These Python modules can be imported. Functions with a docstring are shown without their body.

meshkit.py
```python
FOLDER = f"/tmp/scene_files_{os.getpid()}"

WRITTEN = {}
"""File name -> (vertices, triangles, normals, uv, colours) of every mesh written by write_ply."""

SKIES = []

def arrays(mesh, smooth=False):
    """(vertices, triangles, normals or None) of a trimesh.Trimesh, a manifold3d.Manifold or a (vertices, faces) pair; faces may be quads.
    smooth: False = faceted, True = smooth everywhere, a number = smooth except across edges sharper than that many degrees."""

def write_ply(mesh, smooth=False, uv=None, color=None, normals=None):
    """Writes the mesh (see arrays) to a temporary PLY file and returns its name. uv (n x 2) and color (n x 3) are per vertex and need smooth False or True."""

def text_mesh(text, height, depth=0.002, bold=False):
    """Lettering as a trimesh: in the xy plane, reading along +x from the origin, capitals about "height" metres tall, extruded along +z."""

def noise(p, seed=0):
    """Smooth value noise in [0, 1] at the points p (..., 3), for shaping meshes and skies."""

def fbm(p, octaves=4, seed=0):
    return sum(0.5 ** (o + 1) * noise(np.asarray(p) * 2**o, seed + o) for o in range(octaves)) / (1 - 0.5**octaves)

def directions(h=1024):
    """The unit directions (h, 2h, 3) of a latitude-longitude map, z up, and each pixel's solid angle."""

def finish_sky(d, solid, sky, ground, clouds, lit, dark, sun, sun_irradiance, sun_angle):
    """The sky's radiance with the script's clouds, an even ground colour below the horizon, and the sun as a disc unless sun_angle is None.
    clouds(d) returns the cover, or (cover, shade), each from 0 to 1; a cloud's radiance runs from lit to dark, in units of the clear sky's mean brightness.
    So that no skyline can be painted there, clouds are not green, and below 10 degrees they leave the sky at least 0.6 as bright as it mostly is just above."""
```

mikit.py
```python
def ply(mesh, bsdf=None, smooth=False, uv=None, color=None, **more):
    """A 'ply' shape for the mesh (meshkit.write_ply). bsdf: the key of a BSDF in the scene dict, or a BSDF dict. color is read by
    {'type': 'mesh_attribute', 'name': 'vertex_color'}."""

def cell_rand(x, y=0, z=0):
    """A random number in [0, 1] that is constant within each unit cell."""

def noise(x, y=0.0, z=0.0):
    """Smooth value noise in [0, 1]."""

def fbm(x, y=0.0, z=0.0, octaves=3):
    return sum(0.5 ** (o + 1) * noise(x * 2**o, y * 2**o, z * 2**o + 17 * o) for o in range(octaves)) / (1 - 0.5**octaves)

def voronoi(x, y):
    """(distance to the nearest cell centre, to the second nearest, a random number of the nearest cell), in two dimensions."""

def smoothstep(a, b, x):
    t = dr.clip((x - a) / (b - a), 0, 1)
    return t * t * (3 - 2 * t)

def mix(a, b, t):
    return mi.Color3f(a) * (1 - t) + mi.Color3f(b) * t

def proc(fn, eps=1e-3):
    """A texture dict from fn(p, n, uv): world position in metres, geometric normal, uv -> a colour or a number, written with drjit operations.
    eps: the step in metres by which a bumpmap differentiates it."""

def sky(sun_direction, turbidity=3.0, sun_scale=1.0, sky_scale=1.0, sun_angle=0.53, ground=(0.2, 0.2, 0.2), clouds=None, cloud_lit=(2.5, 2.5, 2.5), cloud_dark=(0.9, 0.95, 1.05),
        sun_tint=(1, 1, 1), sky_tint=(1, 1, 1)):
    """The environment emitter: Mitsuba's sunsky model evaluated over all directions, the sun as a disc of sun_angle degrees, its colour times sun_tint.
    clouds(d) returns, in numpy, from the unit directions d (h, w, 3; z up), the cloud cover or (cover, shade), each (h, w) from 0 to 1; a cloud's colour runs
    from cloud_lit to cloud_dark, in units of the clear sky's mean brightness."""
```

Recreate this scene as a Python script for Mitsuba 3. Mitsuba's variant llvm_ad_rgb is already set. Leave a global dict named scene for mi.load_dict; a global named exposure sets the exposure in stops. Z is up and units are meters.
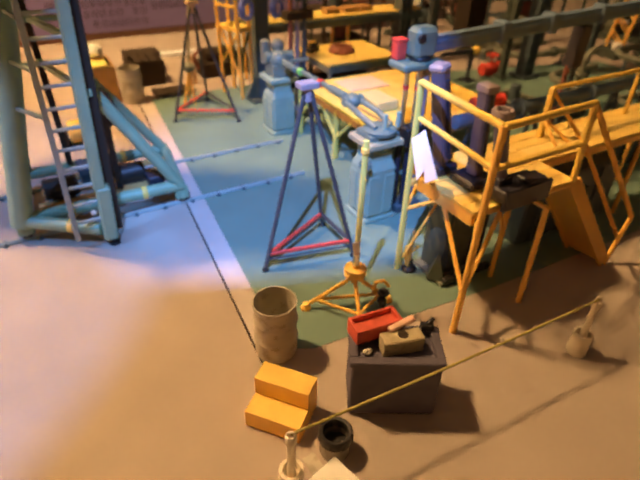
import math, random
import numpy as np, trimesh, mitsuba as mi, mikit, meshkit
from mikit import noise, fbm, mix, smoothstep

random.seed(7)
scene, labels = {}, {}
T = mi.ScalarTransform4f

# ------------------------------------------------------------------ camera, light, exposure
exposure = 0.0
CAM = [0.0, 0.0, 5.3]
scene['camera'] = {'type': 'thinlens', 'fov': 65.24, 'fov_axis': 'x', 'near_clip': 0.05, 'far_clip': 200.0,
                   'aperture_radius': 0.016, 'focus_distance': 3.4,
                   'to_world': T().look_at(origin=CAM, target=[0.41622, 0.70405, CAM[2] - 0.57563], up=[0.26863, 0.50975, 0.81739])}

KEY = dict(pos=(-6.7, 15.8, 27.4), r=1.6, L=(595, 361, 155))        # warm ceiling floodlight
FILL = dict(L=(2.6, 1.7, 1.0))                                        # unseen ceiling panels added as soft warm fill
COOL = dict(pos=(-0.54, 1.44, 10.5), target=(4.25, 8.65, 0.0), I=(205, 450, 1220), cut=18.4, beam=12.5, leds=4)   # bluish spotlight of four diodes, with a barn door
PALE = dict(pos=(-7.68, 6.27, 12.5), target=(-6.01, 9.11, 0.0), I=(45, 215, 620), cut=30.0, beam=27.3, leds=1)   # second bluish spotlight


def spot(name, d):
    n = d['leds']
    for i in range(n):
        o = (i - (n - 1) / 2) * 0.012
        p = [d['pos'][0] + 0.5075 * o, d['pos'][1] + 0.8616 * o, d['pos'][2]]
        scene[name if i == 0 else f'{name}_{i:03d}'] = {
            'type': 'spot', 'to_world': T().look_at(origin=p, target=d['target'], up=[0, 0, 1]),
            'intensity': {'type': 'rgb', 'value': [v / n for v in d['I']]}, 'cutoff_angle': d['cut'], 'beam_width': d['beam']}


spot('cool_beam', COOL)
spot('pale_beam', PALE)

# ------------------------------------------------------------------ materials


def mat(name, rgb, rough=0.5, metallic=0.0, vary=0.0, scale=4.0, dark=None, spec=0.5, coat=0.0):
    """vary: blotches of paint a little lighter or darker, in patches scale per metre; dark: grime colour in sparse patches."""
    if vary or dark is not None:
        base = np.array(rgb, float)

        def fn(p, n, uv, b=base, v=vary, s=scale, d=dark):
            t = fbm(p.x * s, p.y * s, p.z * s)
            c = mix((b * (1 - v)).tolist(), (b * (1 + v)).tolist(), t)
            if d is not None:
                g = smoothstep(0.56, 0.74, fbm(p.x * s * 1.7 + 31, p.y * s * 1.7, p.z * s * 1.7))
                c = c * (1 - g * 0.6) + mi.Color3f(list(map(float, d))) * (g * 0.6)
            return c
        col = mikit.proc(fn)
    else:
        col = {'type': 'rgb', 'value': list(map(float, rgb))}
    b = {'type': 'principled', 'base_color': col, 'roughness': float(rough), 'metallic': float(metallic), 'specular': float(spec)}
    if coat:
        b['clearcoat'] = coat
        b['clearcoat_gloss'] = 0.7
    scene[name] = {'type': 'twosided', 'bsdf': b}
    return name


TAN = mat('m_tan', (0.40, 0.33, 0.27), 0.75, vary=0.07, scale=1.3, spec=0.2)
GREEN = mat('m_green', (0.15, 0.235, 0.185), 0.55, vary=0.10, scale=1.1, spec=0.3)
STRIP = mat('m_strip', (0.47, 0.41, 0.36), 0.8, vary=0.08, scale=2.0, spec=0.2)
WALLM = mat('m_wall', (0.30, 0.235, 0.20), 0.85)
CEIL = mat('m_ceil', (0.14, 0.115, 0.095), 0.9)
DARKWALL = mat('m_darkwall', (0.06, 0.05, 0.045), 0.9)
TEAL = mat('m_teal', (0.225, 0.33, 0.205), 0.42, vary=0.12, scale=3.0)
BLUE = mat('m_blue', (0.25, 0.34, 0.26), 0.5, vary=0.10, scale=5.0)
STEELBLUE = mat('m_steelblue', (0.135, 0.18, 0.15), 0.45, vary=0.12, scale=5.0)
ARMB = mat('m_armblue', (0.105, 0.165, 0.24), 0.45, vary=0.12, scale=5.0)
HEADB = mat('m_headblue', (0.12, 0.18, 0.14), 0.45, vary=0.10, scale=5.0)
LADB = mat('m_ladder', (0.30, 0.36, 0.33), 0.45, vary=0.10, scale=5.0)
NAVY = mat('m_navy', (0.048, 0.05, 0.055), 0.4, vary=0.15, scale=6.0)
JACKM = mat('m_jack', (0.11, 0.092, 0.13), 0.4, vary=0.2, scale=6.0)
NAVYD = mat('m_navyd', (0.022, 0.022, 0.034), 0.4)
VIOLET = mat('m_violet', (0.27, 0.22, 0.24), 0.45)
BOXM = mat('m_box', (0.078, 0.068, 0.092), 0.65, vary=0.12, scale=8.0)
YEL = mat('m_yellow', (0.84, 0.56, 0.11), 0.4, vary=0.06, scale=7.0)
YELO = mat('m_orange', (0.94, 0.53, 0.10), 0.45, vary=0.06, scale=7.0)
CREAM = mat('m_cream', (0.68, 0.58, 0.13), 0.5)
RED = mat('m_red', (0.66, 0.055, 0.035), 0.45)
REDT = mat('m_redt', (0.55, 0.09, 0.05), 0.6, vary=0.15, scale=14.0)
PINK = mat('m_pink', (0.72, 0.44, 0.32), 0.7)
CONC = mat('m_conc', (0.46, 0.42, 0.33), 0.75, vary=0.14, scale=6.0, dark=(0.30, 0.25, 0.17))
BRICK = mat('m_brick', (0.40, 0.34, 0.21), 0.85, vary=0.15, scale=18.0, dark=(0.26, 0.2, 0.12))
BLACK = mat('m_black', (0.016, 0.014, 0.013), 0.45)
DKBROWN = mat('m_dkbrown', (0.040, 0.028, 0.019), 0.85, spec=0.15)
SLATE = mat('m_slate', (0.06, 0.085, 0.095), 0.5, vary=0.15, scale=4.0)
DKGREEN = mat('m_dkgreen', (0.06, 0.075, 0.055), 0.55, vary=0.2, scale=5.0)
OLIVE = mat('m_olive', (0.17, 0.18, 0.13), 0.6, vary=0.2, scale=4.0)
CHROME = mat('m_chrome', (0.62, 0.62, 0.64), 0.25, metallic=1.0)
WHITE = mat('m_white', (0.80, 0.76, 0.68), 0.6)
PAPER = mat('m_paper', (0.85, 0.84, 0.86), 0.8, spec=0.1)
IVORY = mat('m_ivory', (0.70, 0.62, 0.48), 0.6, vary=0.06, scale=9.0)
PLY_ = mat('m_plywood', (0.42, 0.235, 0.075), 0.7, vary=0.10, scale=5.0)
TANW = mat('m_tanwood', (0.60, 0.38, 0.20), 0.6)
RUST = mat('m_rust', (0.23, 0.075, 0.05), 0.7, vary=0.2, scale=10.0)
PURPLE = mat('m_purple', (0.19, 0.155, 0.34), 0.85, spec=0.1)
INK = mat('m_ink', (0.05, 0.035, 0.07), 0.8, spec=0.1)
SKYPRINT = mat('m_skyprint', (0.33, 0.38, 0.62), 0.8, spec=0.1)
SKIRT = mat('m_skirt', (0.12, 0.055, 0.035), 0.7)
BRUSHY = mat('m_olivebeam', (0.40, 0.34, 0.20), 0.6)
RINGB = mat('m_ringblue', (0.10, 0.14, 0.55), 0.4)


def plank_bsdf(name, rgb, k):
    def fn(p, n, uv, c=np.array(rgb, float), k=k):
        g = fbm(p.x * 1.6 + k * 13, p.y * 16.0, p.z * 9.0)
        return mix((c * 0.80).tolist(), (c * 1.14).tolist(), g)
    scene[name] = {'type': 'twosided', 'bsdf': {'type': 'principled', 'base_color': mikit.proc(fn), 'roughness': 0.55, 'specular': 0.3}}
    return name


PLANKS = [plank_bsdf('m_plank_a', (0.86, 0.59, 0.15), 0), plank_bsdf('m_plank_b', (0.83, 0.56, 0.135), 1), plank_bsdf('m_plank_c', (0.88, 0.62, 0.18), 2)]
DECKM = [plank_bsdf('m_deck_a', (0.86, 0.57, 0.12), 3), plank_bsdf('m_deck_b', (0.84, 0.55, 0.105), 4)]
for nm, L in (('key', KEY['L']), ('fill', FILL['L'])):
    pass

# ------------------------------------------------------------------ mesh helpers
A = lambda *p: np.array(p, float)
CA, SA = 0.8616, 0.5075


def at(x, y, z=0.0):
    """a survey grid turned 30.5 degrees against the hall's grid, for the things that stand askew"""
    return A(CA * x + SA * y, -SA * x + CA * y, z)


ASKEW = -30.5


def join(*ms):
    out = []
    for m in ms:
        out.extend(m) if isinstance(m, (list, tuple)) else out.append(m)
    return trimesh.util.concatenate(out)


def frame(p0, p1, up=(0, 0, 1)):
    d = A(*p1) - A(*p0)
    L = np.linalg.norm(d)
    z = d / L
    u = A(*up)
    if abs(z @ u) > 0.98:
        u = A(1, 0, 0)
    x = np.cross(u, z); x /= np.linalg.norm(x)
    y = np.cross(z, x)
    M = np.eye(4); M[:3, 0], M[:3, 1], M[:3, 2], M[:3, 3] = x, y, z, p0
    return M, L


def cyl(p0, p1, r, n=14, r1=None):
    M, L = frame(p0, p1)
    r1 = r if r1 is None else r1
    b = min(r, r1, L) * 0.12
    m = trimesh.creation.revolve([[0, 0], [r - b, 0], [r, b], [r1, L - b], [r1 - b, L], [0, L]], sections=n)
    m.apply_transform(M)
    return m


def hull24(sx, sy, sz, b):
    pts = []
    for x in (-1, 1):
        for y in (-1, 1):
            for z in (-1, 1):
                for k in range(3):
                    q = A(x * sx / 2, y * sy / 2, z * sz / 2)
                    for j, s in enumerate((x, y, z)):
                        if j != k:
                            q[j] -= s * b
                    pts.append(q)
    return trimesh.convex.convex_hull(np.array(pts))


def box(c, s, rz=0.0, b=None, tilt=None):
    """c: centre of the underside"""
    b = min(min(s) * 0.12, 0.02) if b is None else b
    m = hull24(*s, b) if b > 0 else trimesh.creation.box(s)
    if tilt is not None:
        m.apply_transform(trimesh.transformations.rotation_matrix(math.radians(tilt[0]), tilt[1]))
    if rz:
        m.apply_transform(trimesh.transformations.rotation_matrix(math.radians(rz), [0, 0, 1]))
    m.apply_translation(A(c[0], c[1], c[2] + s[2] / 2))
    return m


def bar(p0, p1, w, h=None, up=(0, 0, 1), b=None):
    """squared bar from p0 to p1, w across, h along up"""
    h = w if h is None else h
    M, L = frame(p0, p1, up)
    m = hull24(w, h, L, min(w, h) * 0.15 if b is None else b)
    m.apply_translation([0, 0, L / 2])
    m.apply_transform(M)
    return m


def lathe(c, prof, n=32):
    m = trimesh.creation.revolve(prof, sections=n)
    m.apply_translation(A(*c))
    return m


def ball(c, r, s=(1, 1, 1), sub=2):
    m = trimesh.creation.icosphere(subdivisions=sub, radius=r)
    m.apply_scale(s)
    m.apply_translation(A(*c))
    return m


def wire(pts, r, n=8):
    pts = [A(*p) for p in pts]
    ms = [cyl(a, b, r, n) for a, b in zip(pts[:-1], pts[1:])]
    ms += [ball(p, r, sub=1) for p in pts[1:-1]]
    return join(ms)


def torus(c, R, r, axis=(0, 0, 1), n=28, k=8):
    m = trimesh.creation.torus(R, r, major_sections=n, minor_sections=k)
    m.apply_transform(trimesh.geometry.align_vectors([0, 0, 1], A(*axis) / np.linalg.norm(axis)))
    m.apply_translation(A(*c))
    return m


def arc(c, R, a0, a1, z, n=10):
    return [A(c[0] + R * math.cos(math.radians(t)), c[1] + R * math.sin(math.radians(t)), z) for t in np.linspace(a0, a1, n)]


# ------------------------------------------------------------------ entries


def fresh(key):
    used = lambda k: k in scene or k in labels or any(s.startswith(k + '__') for s in scene)
    if not used(key):
        return key
    i = 1
    while used(f'{key}_{i:03d}'):
        i += 1
    return f'{key}_{i:03d}'


def thing(name, label, cat, group=None, kind=None):
    k = fresh(name)
    labels[k] = {'label': label, 'category': cat}
    if group:
        labels[k]['group'] = group
    if kind:
        labels[k]['kind'] = kind
    return k


def put(key, mesh, m, smooth=35, label=None, **more):
    key = fresh(key)
    scene[key] = mikit.ply(mesh, m, smooth, **more)
    if label:
        labels[key] = {'label': label}
    return key


def part(parent, name, mesh, m, smooth=35, label=None):
    return put(parent + '__' + name, mesh, m, smooth, label)


def single(name, label, cat, mesh, m, smooth=35, group=None):
    k = fresh(name)
    scene[k] = mikit.ply(mesh, m, smooth)
    labels[k] = {'label': label, 'category': cat}
    if group:
        labels[k]['group'] = group
    return k


def struct(name, mesh, m, label=None, cat=None, smooth=False):
    scene[name] = mikit.ply(mesh, m, smooth)
    labels[name] = {'kind': 'structure'}
    if label:
        labels[name].update(label=label, category=cat)
    return name


# ------------------------------------------------------------------ the setting
X0, X1, Y0, Y1, ZC = -16.0, 36.0, -10.0, 23.2, 29.0
struct('floor', trimesh.creation.box(bounds=[[X0, Y0, -0.3], [X1, Y1, 0]]), TAN, 'tan concrete shop floor under everything', 'floor')
poly = [(3.0, 15.2), (2.08, 4.55), (2.22, 4.33), (2.45, 4.22), (5.7, 3.98), (19.5, 3.6), (19.5, 12.0), (13.5, 13.4), (8.0, 15.2)]
from shapely.geometry import Polygon
g = trimesh.creation.extrude_polygon(Polygon(poly), 0.006, engine='earcut')
part('floor', 'green_coating', g, GREEN, False, 'green painted floor area')
g = trimesh.creation.extrude_polygon(Polygon([(2.62, 15.2), (1.72, 4.3), (2.06, 4.3), (2.98, 15.2)]), 0.005, engine='earcut')
part('floor', 'concrete_strip', g, STRIP, False, 'pale strip beside the green floor')
g = trimesh.creation.extrude_polygon(Polygon([(2.58, 15.2), (1.685, 4.3), (1.715, 4.3), (2.61, 15.2)]), 0.004, engine='earcut')
part('floor', 'joint', g, DKBROWN, False, 'dark joint line')
struct('wall_back', trimesh.creation.box(bounds=[[X0, Y1, 0], [X1, Y1 + 0.3, ZC]]), WALLM, 'tan back wall behind the purple text banner', 'wall')
struct('wall_left', trimesh.creation.box(bounds=[[X0 - 0.3, Y0, 0], [X0, Y1, ZC]]), WALLM, 'tan left wall', 'wall')
struct('wall_right', trimesh.creation.box(bounds=[[X1, Y0, 0], [X1 + 0.3, Y1, ZC]]), DARKWALL, 'dark right wall', 'wall')
struct('wall_front', trimesh.creation.box(bounds=[[X0, Y0 - 0.3, 0], [X1, Y0, ZC]]), DARKWALL, 'dark front wall', 'wall')
struct('ceiling', trimesh.creation.box(bounds=[[X0, Y0, ZC], [X1, Y1, ZC + 0.3]]), CEIL, 'tall dark ceiling', 'ceiling')
struct('baseboard_back', trimesh.creation.box(bounds=[[X0, Y1 - 0.06, 0], [X1, Y1, 0.24]]), SKIRT, 'dark red brown baseboard under the purple banner', 'baseboard')


def disc(c, r, n=40):
    m = trimesh.creation.cylinder(r, 0.02, sections=n)
    m.apply_translation(A(*c))
    return m


def emit(rgb):
    return {'type': 'area', 'radiance': {'type': 'rgb', 'value': list(map(float, rgb))}}


def lamp(name, label, c, r, L):
    k = thing(name, label, 'lamp')
    part(k, 'housing', lathe((c[0], c[1], c[2]), [[0, 0.9], [r * 0.6, 0.9], [r * 1.08, 0.25], [r * 1.08, 0.05], [r * 1.02, 0.05], [r * 1.02, 0.2], [r * 0.55, 0.84], [0, 0.84]], 40), BLACK)
    part(k, 'stem', cyl((c[0], c[1], c[2] + 0.88), (c[0], c[1], ZC - 0.005), 0.06), BLACK)
    kk = part(k, 'diffuser', disc((c[0], c[1], c[2] + 0.22), r), WHITE, False)
    scene[kk]['emitter'] = emit(L)


lamp('flood_lamp', 'large warm floodlight hung from the ceiling', KEY['pos'], KEY['r'], KEY['L'])
for i, (x, y) in enumerate([(-8, 2), (4, 2), (16, 2), (-12, 9), (8, 17), (20, 14)]):  # fill panels added out of view to lift the ambient light
    k = thing('fill_panel', 'added dim warm fill panel on the ceiling over the ' + ('steps side', 'barrier posts', 'right end of the plank walkway', 'left of the gantry', 'far work bench', 'pump sets')[i], 'fill light')
    part(k, 'frame', box((x, y, ZC - 0.14), (3.3, 3.3, 0.14)), BLACK)
    kk = part(k, 'panel', box((x, y, ZC - 0.18), (3.1, 3.1, 0.05)), WHITE, False)
    scene[kk]['emitter'] = emit(A(*FILL['L']))
for d, lab in ((COOL, 'black spotlight aimed at the green floor'), (PALE, 'black spotlight aimed at the floor left of the blue gantry')):
    k = thing('spot_lamp', lab, 'lamp')
    p, t = A(*d['pos']), A(*d['target'])
    n = (t - p) / np.linalg.norm(t - p)
    M, _ = frame(p - n * 0.5, p)
    can = trimesh.creation.revolve([[0, 0], [0.2, 0], [0.26, 0.1], [0.26, 0.42], [0.24, 0.42], [0.24, 0.12], [0.18, 0.04], [0, 0.04]], sections=28)
    can.apply_transform(M)
    part(k, 'can', can, BLACK)
    if d is COOL:
        quad = [p + 0.07 * (at(*q_) - p) for q_ in ((-7.0, 5.35), (4.0, 7.15), (4.0, -1.0), (-7.0, -1.0))]
        part(k, 'barn_door', trimesh.convex.convex_hull(np.vstack([np.array(quad), np.array(quad) + A(0, 0, 0.008)])), BLACK, False)
        part(k, 'door_arm', join(bar(p + A(-0.25, -0.05, 0.1), quad[3] + A(0, 0, 0.01), 0.03), bar(p + A(0.25, -0.05, 0.1), quad[2] + A(0, 0, 0.01), 0.03)), BLACK)
    part(k, 'stem', cyl(p - n * 0.45, (p[0] - n[0] * 0.45, p[1] - n[1] * 0.45, ZC - 0.005), 0.04), BLACK)

# ------------------------------------------------------------------ banner with rows of characters
k = thing('text_banner', 'purple information banner with rows of dark characters on the back wall', 'banner')
part(k, 'panel', box((8.5, Y1 - 0.03, 0.26), (16, 0.05, 3.2), b=0.005), PURPLE)
part(k, 'picture_field', box((11.6, Y1 - 0.061, 1.42), (13.6, 0.012, 1.9), b=0.003), SKYPRINT, label='pale blue upper field')


def glyph(x, z, s, rng):
    """a square character built of short strokes"""
    ms = []
    t = s * 0.10
    y = Y1 - 0.058

    def hs(u0, u1, v):
        ms.append(trimesh.creation.box(bounds=[[x + u0 * s, y - 0.004, z + v * s - t / 2], [x + u1 * s, y, z + v * s + t / 2]]))

    def vs(u, v0, v1):
        ms.append(trimesh.creation.box(bounds=[[x + u * s - t / 2, y - 0.004, z + v0 * s], [x + u * s + t / 2, y, z + v1 * s]]))
    kind = rng.randrange(4)
    if kind == 0:
        for v in (0.1, 0.5, 0.9):
            hs(0.05, 0.95, v)
        vs(0.5, 0.1, 1.0)
        vs(0.15, 0.5, 0.9)
    elif kind == 1:
        vs(0.1, 0, 1); vs(0.9, 0, 1)
        for v in (0.05, 0.48, 0.92):
            hs(0.1, 0.9, v)
    elif kind == 2:
        vs(0.2, 0, 1); hs(0, 0.4, 0.7)
        hs(0.5, 1, 0.9); hs(0.5, 1, 0.5); hs(0.45, 1, 0.08); vs(0.75, 0.08, 0.9)
    else:
        hs(0.02, 0.98, 0.72); vs(0.5, 0.3, 1.0); hs(0.2, 0.8, 0.3)
        vs(0.2, 0, 0.3); vs(0.8, 0, 0.3); hs(0.2, 0.8, 0.03)
    return ms


rng = random.Random(5)
for z, xs, xe, gap in ((1.22, 1.2, 4.9, None), (0.86, 1.2, 4.9, (3.9, 4.3)), (0.46, 1.2, 5.0, (2.2, 2.5)), (1.02, 5.2, 6.9, None), (1.22, 7.3, 9.4, None)):
    ms, x = [], xs
    while x < xe:
        if not gap or not gap[0] < x < gap[1]:
            ms += glyph(x, z, 0.25, rng)
        x += 0.32
    part(k, 'character_row', join(ms), INK, False)

# ------------------------------------------------------------------ rails on the floor
for y, lab, xa, xb in ((8.92, 'thin steel floor rail under the near side of the blue gantry', -6.5, 4.8), (10.72, 'thin steel floor rail under the far side of the blue gantry', -6.5, 5.15)):
    k = thing('track_rail', lab, 'rail')
    part(k, 'rail', join(bar((xa, y, 0.03), (xb, y, 0.03), 0.07, 0.045), bar((xa, y, 0.058), (xb, y, 0.058), 0.03, 0.03)), LADB)
    x = xa + 0.3
    while x < xb - 0.05:
        part(k, 'clip', join(box((x, y, 0.003), (0.07, 0.2, 0.035)), cyl((x, y - 0.07, 0.03), (x, y - 0.07, 0.07), 0.02, 8)), SLATE)
        x += 0.56

# ------------------------------------------------------------------ blue gantry tower on the rails
k = thing('gantry_tower', 'tall teal steel gantry tower with ladder, standing on two floor rails', 'gantry tower')
NL, NR, FL, FR = A(-0.80, 8.92, 0.42), A(2.02, 8.92, 0.42), A(-0.72, 10.72, 0.42), A(2.2, 10.72, 0.42)
MF = A(0.50, 8.12, 0.16)
part(k, 'pillar', cyl(NL + A(-0.02, 0.02, -0.12), (-0.02, 9.2, 4.15), 0.185, 24, 0.2), TEAL)
part(k, 'base_beam', cyl(NL, NR + A(0.06, 0, 0), 0.115, 18), TEAL)
part(k, 'base_beam', cyl(FL + A(-.1, 0, 0), FR + A(0.06, 0, 0), 0.11, 18), TEAL)
part(k, 'side_beam', cyl(NL, FL, 0.10, 16), TEAL)
part(k, 'side_beam', cyl(NR, FR, 0.09, 16), TEAL)
part(k, 'outrigger_beam', cyl(NL + A(0.02, 0, -0.02), MF + A(-0.12, 0.04, 0.17), 0.115, 18), TEAL)
part(k, 'mast', join(bar(MF + A(0, 0, 0.95), (0.66, 8.12, 4.3), 0.18, 0.2, up=(0, 1, 0))), TEAL)
part(k, 'mast_foot', join(bar(MF + A(-0.01, 0, -0.02), MF + A(0.05, 0, 1.0), 0.23, 0.25, up=(0, 1, 0))), TEAL)
part(k, 'mast_backing', bar((0.66, 8.36, 0.15), (0.82, 8.36, 4.3), 0.15, 0.12, up=(0, 1, 0)), DKBROWN)  # brown pole, run low to draw the shadow beside the foot
part(k, 'brace', cyl(NR + A(0, 0, -.02), (0.7, 8.80, 2.68), 0.115, 18), TEAL)
part(k, 'brace', cyl(FR + A(0, 0, -.02), (0.85, 10.60, 2.35), 0.105, 18), TEAL)
part(k, 'tie_bar', bar((0.7, 8.25, 2.66), (0.85, 10.62, 2.3), 0.12), TEAL)
part(k, 'ladder_rail', bar((-0.03, 8.15, 0.2), (0.09, 8.15, 4.15), 0.085, 0.07, up=(0, 1, 0)), LADB)
for i in range(11):
    z = 0.55 + i * 0.33
    f = (z - 0.2) / 3.9
    part(k, 'rung', bar((-0.03 + 0.12 * f, 8.16, z), (0.50 + 0.16 * f, 8.16, z), 0.05), LADB)
for z in (2.35, 3.05, 3.75):
    f = (z - 0.4) / 3.7
    part(k, 'cross_arm', bar((-0.8 + 0.78 * f, 8.95 + 0.22 * f, z), (0.05, 8.17, z + .05), 0.06), STEELBLUE)
part(k, 'back_post', bar((0.24, 10.66, 0.5), (0.21, 10.66, 4.15), 0.11), DKBROWN)
part(k, 'back_post', bar((-0.55, 10.7, 0.5), (-0.1, 10.3, 4.15), 0.13), DKBROWN)
for z in (2.6, 3.35):
    part(k, 'back_tie', bar((0.22, 10.6, z), (0.66, 8.3, z + .1), 0.1), TEAL)
    part(k, 'back_tie', bar((-0.2, 10.45, z), (0.9, 10.62, z - .05), 0.09), TEAL)
part(k, 'head_frame', join(bar((-0.1, 8.2, 4.2), (-0.1, 10.7, 4.2), 0.16), bar((0.72, 8.1, 4.2), (0.72, 10.7, 4.2), 0.16), bar((-0.2, 8.2, 4.2), (0.85, 8.2, 4.2), 0.16), bar((-0.2, 10.6, 4.2), (0.85, 10.6, 4.2), 0.16)), TEAL)
HS = A(-0.15, 10.55)
hd = at(0.995, -0.09)
hang_ = math.degrees(math.atan2(hd[1], hd[0]))
part(k, 'turntable', cyl((0.3, 9.5, 4.26), (0.3, 9.5, 4.5), 0.9, 28), TEAL)
part(k, 'added_house', box((HS[0], HS[1], 4.5), (4.6, 2.3, 1.9), hang_, 0.05), TEAL)  # unseen block added above the tower to throw the wide floor shadow
part(k, 'added_house_roof', box((HS[0], HS[1], 6.4), (4.8, 2.5, 0.12), hang_, 0.03), SLATE)  # top of the added shadow block
for p in (NL, NR, FL, FR):
    w = part(k, 'wheel_truck', join(box((p[0], p[1], 0.13), (0.26, 0.13, 0.25)), cyl((p[0], p[1] - 0.09, 0.18), (p[0], p[1] + 0.09, 0.18), 0.05)), TEAL)
    part(w, 'wheel', lathe((0, 0, 0), [[0, -0.05], [0.1, -0.05], [0.11, -0.04], [0.11, 0.03], [0.13, 0.035], [0.13, 0.05], [0, 0.05]], 24).apply_transform(
        trimesh.transformations.translation_matrix([p[0] + 0.02, p[1] - 0.0, 0.2]) @ trimesh.transformations.rotation_matrix(math.pi / 2, [1, 0, 0])), BLACK)
for x, y in ((0.02, 8.58), (1.32, 8.92), (0.02, 8.92), (1.3, 10.72)):
    a, b = ((NL + A(0.02, 0, -0.02)), (MF + A(-0.12, 0.04, 0.17))) if y == 8.58 else ((A(x, y, .42) - A(.2, 0, 0)), (A(x, y, .42) + A(.2, 0, 0)))
    m_, d_ = (a + b) / 2, (b - a) / np.linalg.norm(b - a)
    if y == 8.58:
        m_ = a + (b - a) * 0.62
    part(k, 'band', cyl(m_ - d_ * 0.05, m_ + d_ * 0.05, 0.126, 18), YEL, label='yellow band')
for x, y, sx, sy in ((0.5, 9.35, 2.2, 0.22), (0.7, 9.85, 2.4, 0.24), (0.9, 10.3, 2.2, 0.2)):
    part(k, 'floor_plank', box((x + 0.1, y, 0.34), (sx, sy, 0.05)), PLY_)
part(k, 'motor', join(cyl((-0.35, 9.55, 0.58), (0.25, 9.55, 0.58), 0.2, 18), box((-0.05, 9.55, 0.38), (0.4, 0.3, 0.1))), BLACK)
part(k, 'motor', join(cyl((1.0, 9.6, 0.57), (1.5, 9.6, 0.57), 0.19, 18), box((1.25, 9.6, 0.38), (0.4, 0.3, 0.1))), BLACK)
part(k, 'winch_frame', join(bar((0.95, 9.3, 0.45), (0.95, 9.3, 2.2), 0.12), bar((0.95, 9.8, 0.45), (0.95, 9.8, 2.2), 0.12)), BLACK)
part(k, 'winch_drum', cyl((0.95, 9.2, 1.95), (0.95, 9.95, 1.95), 0.26, 20), BLACK)
part(k, 'gear_box', box((0.55, 10.1, 0.39), (0.45, 0.5, 0.32)), SLATE)
part(k, 'gear_box', box((1.62, 9.3, 0.2), (0.3, 0.4, 0.4)), NAVYD)
part(k, 'lamp_button', ball((0.33, 8.26, 0.62), 0.05), WHITE, label='small pale lamp on the mast')
part(k, 'foot_jack', join(cyl(MF + A(0.03, 0, -0.155), MF + A(0.03, 0, 0.1), 0.05), cyl(MF + A(0.03, 0, -0.156), MF + A(0.03, 0, -0.12), 0.1)), BLACK)

# ------------------------------------------------------------------ tripods with red spreader bars


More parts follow.
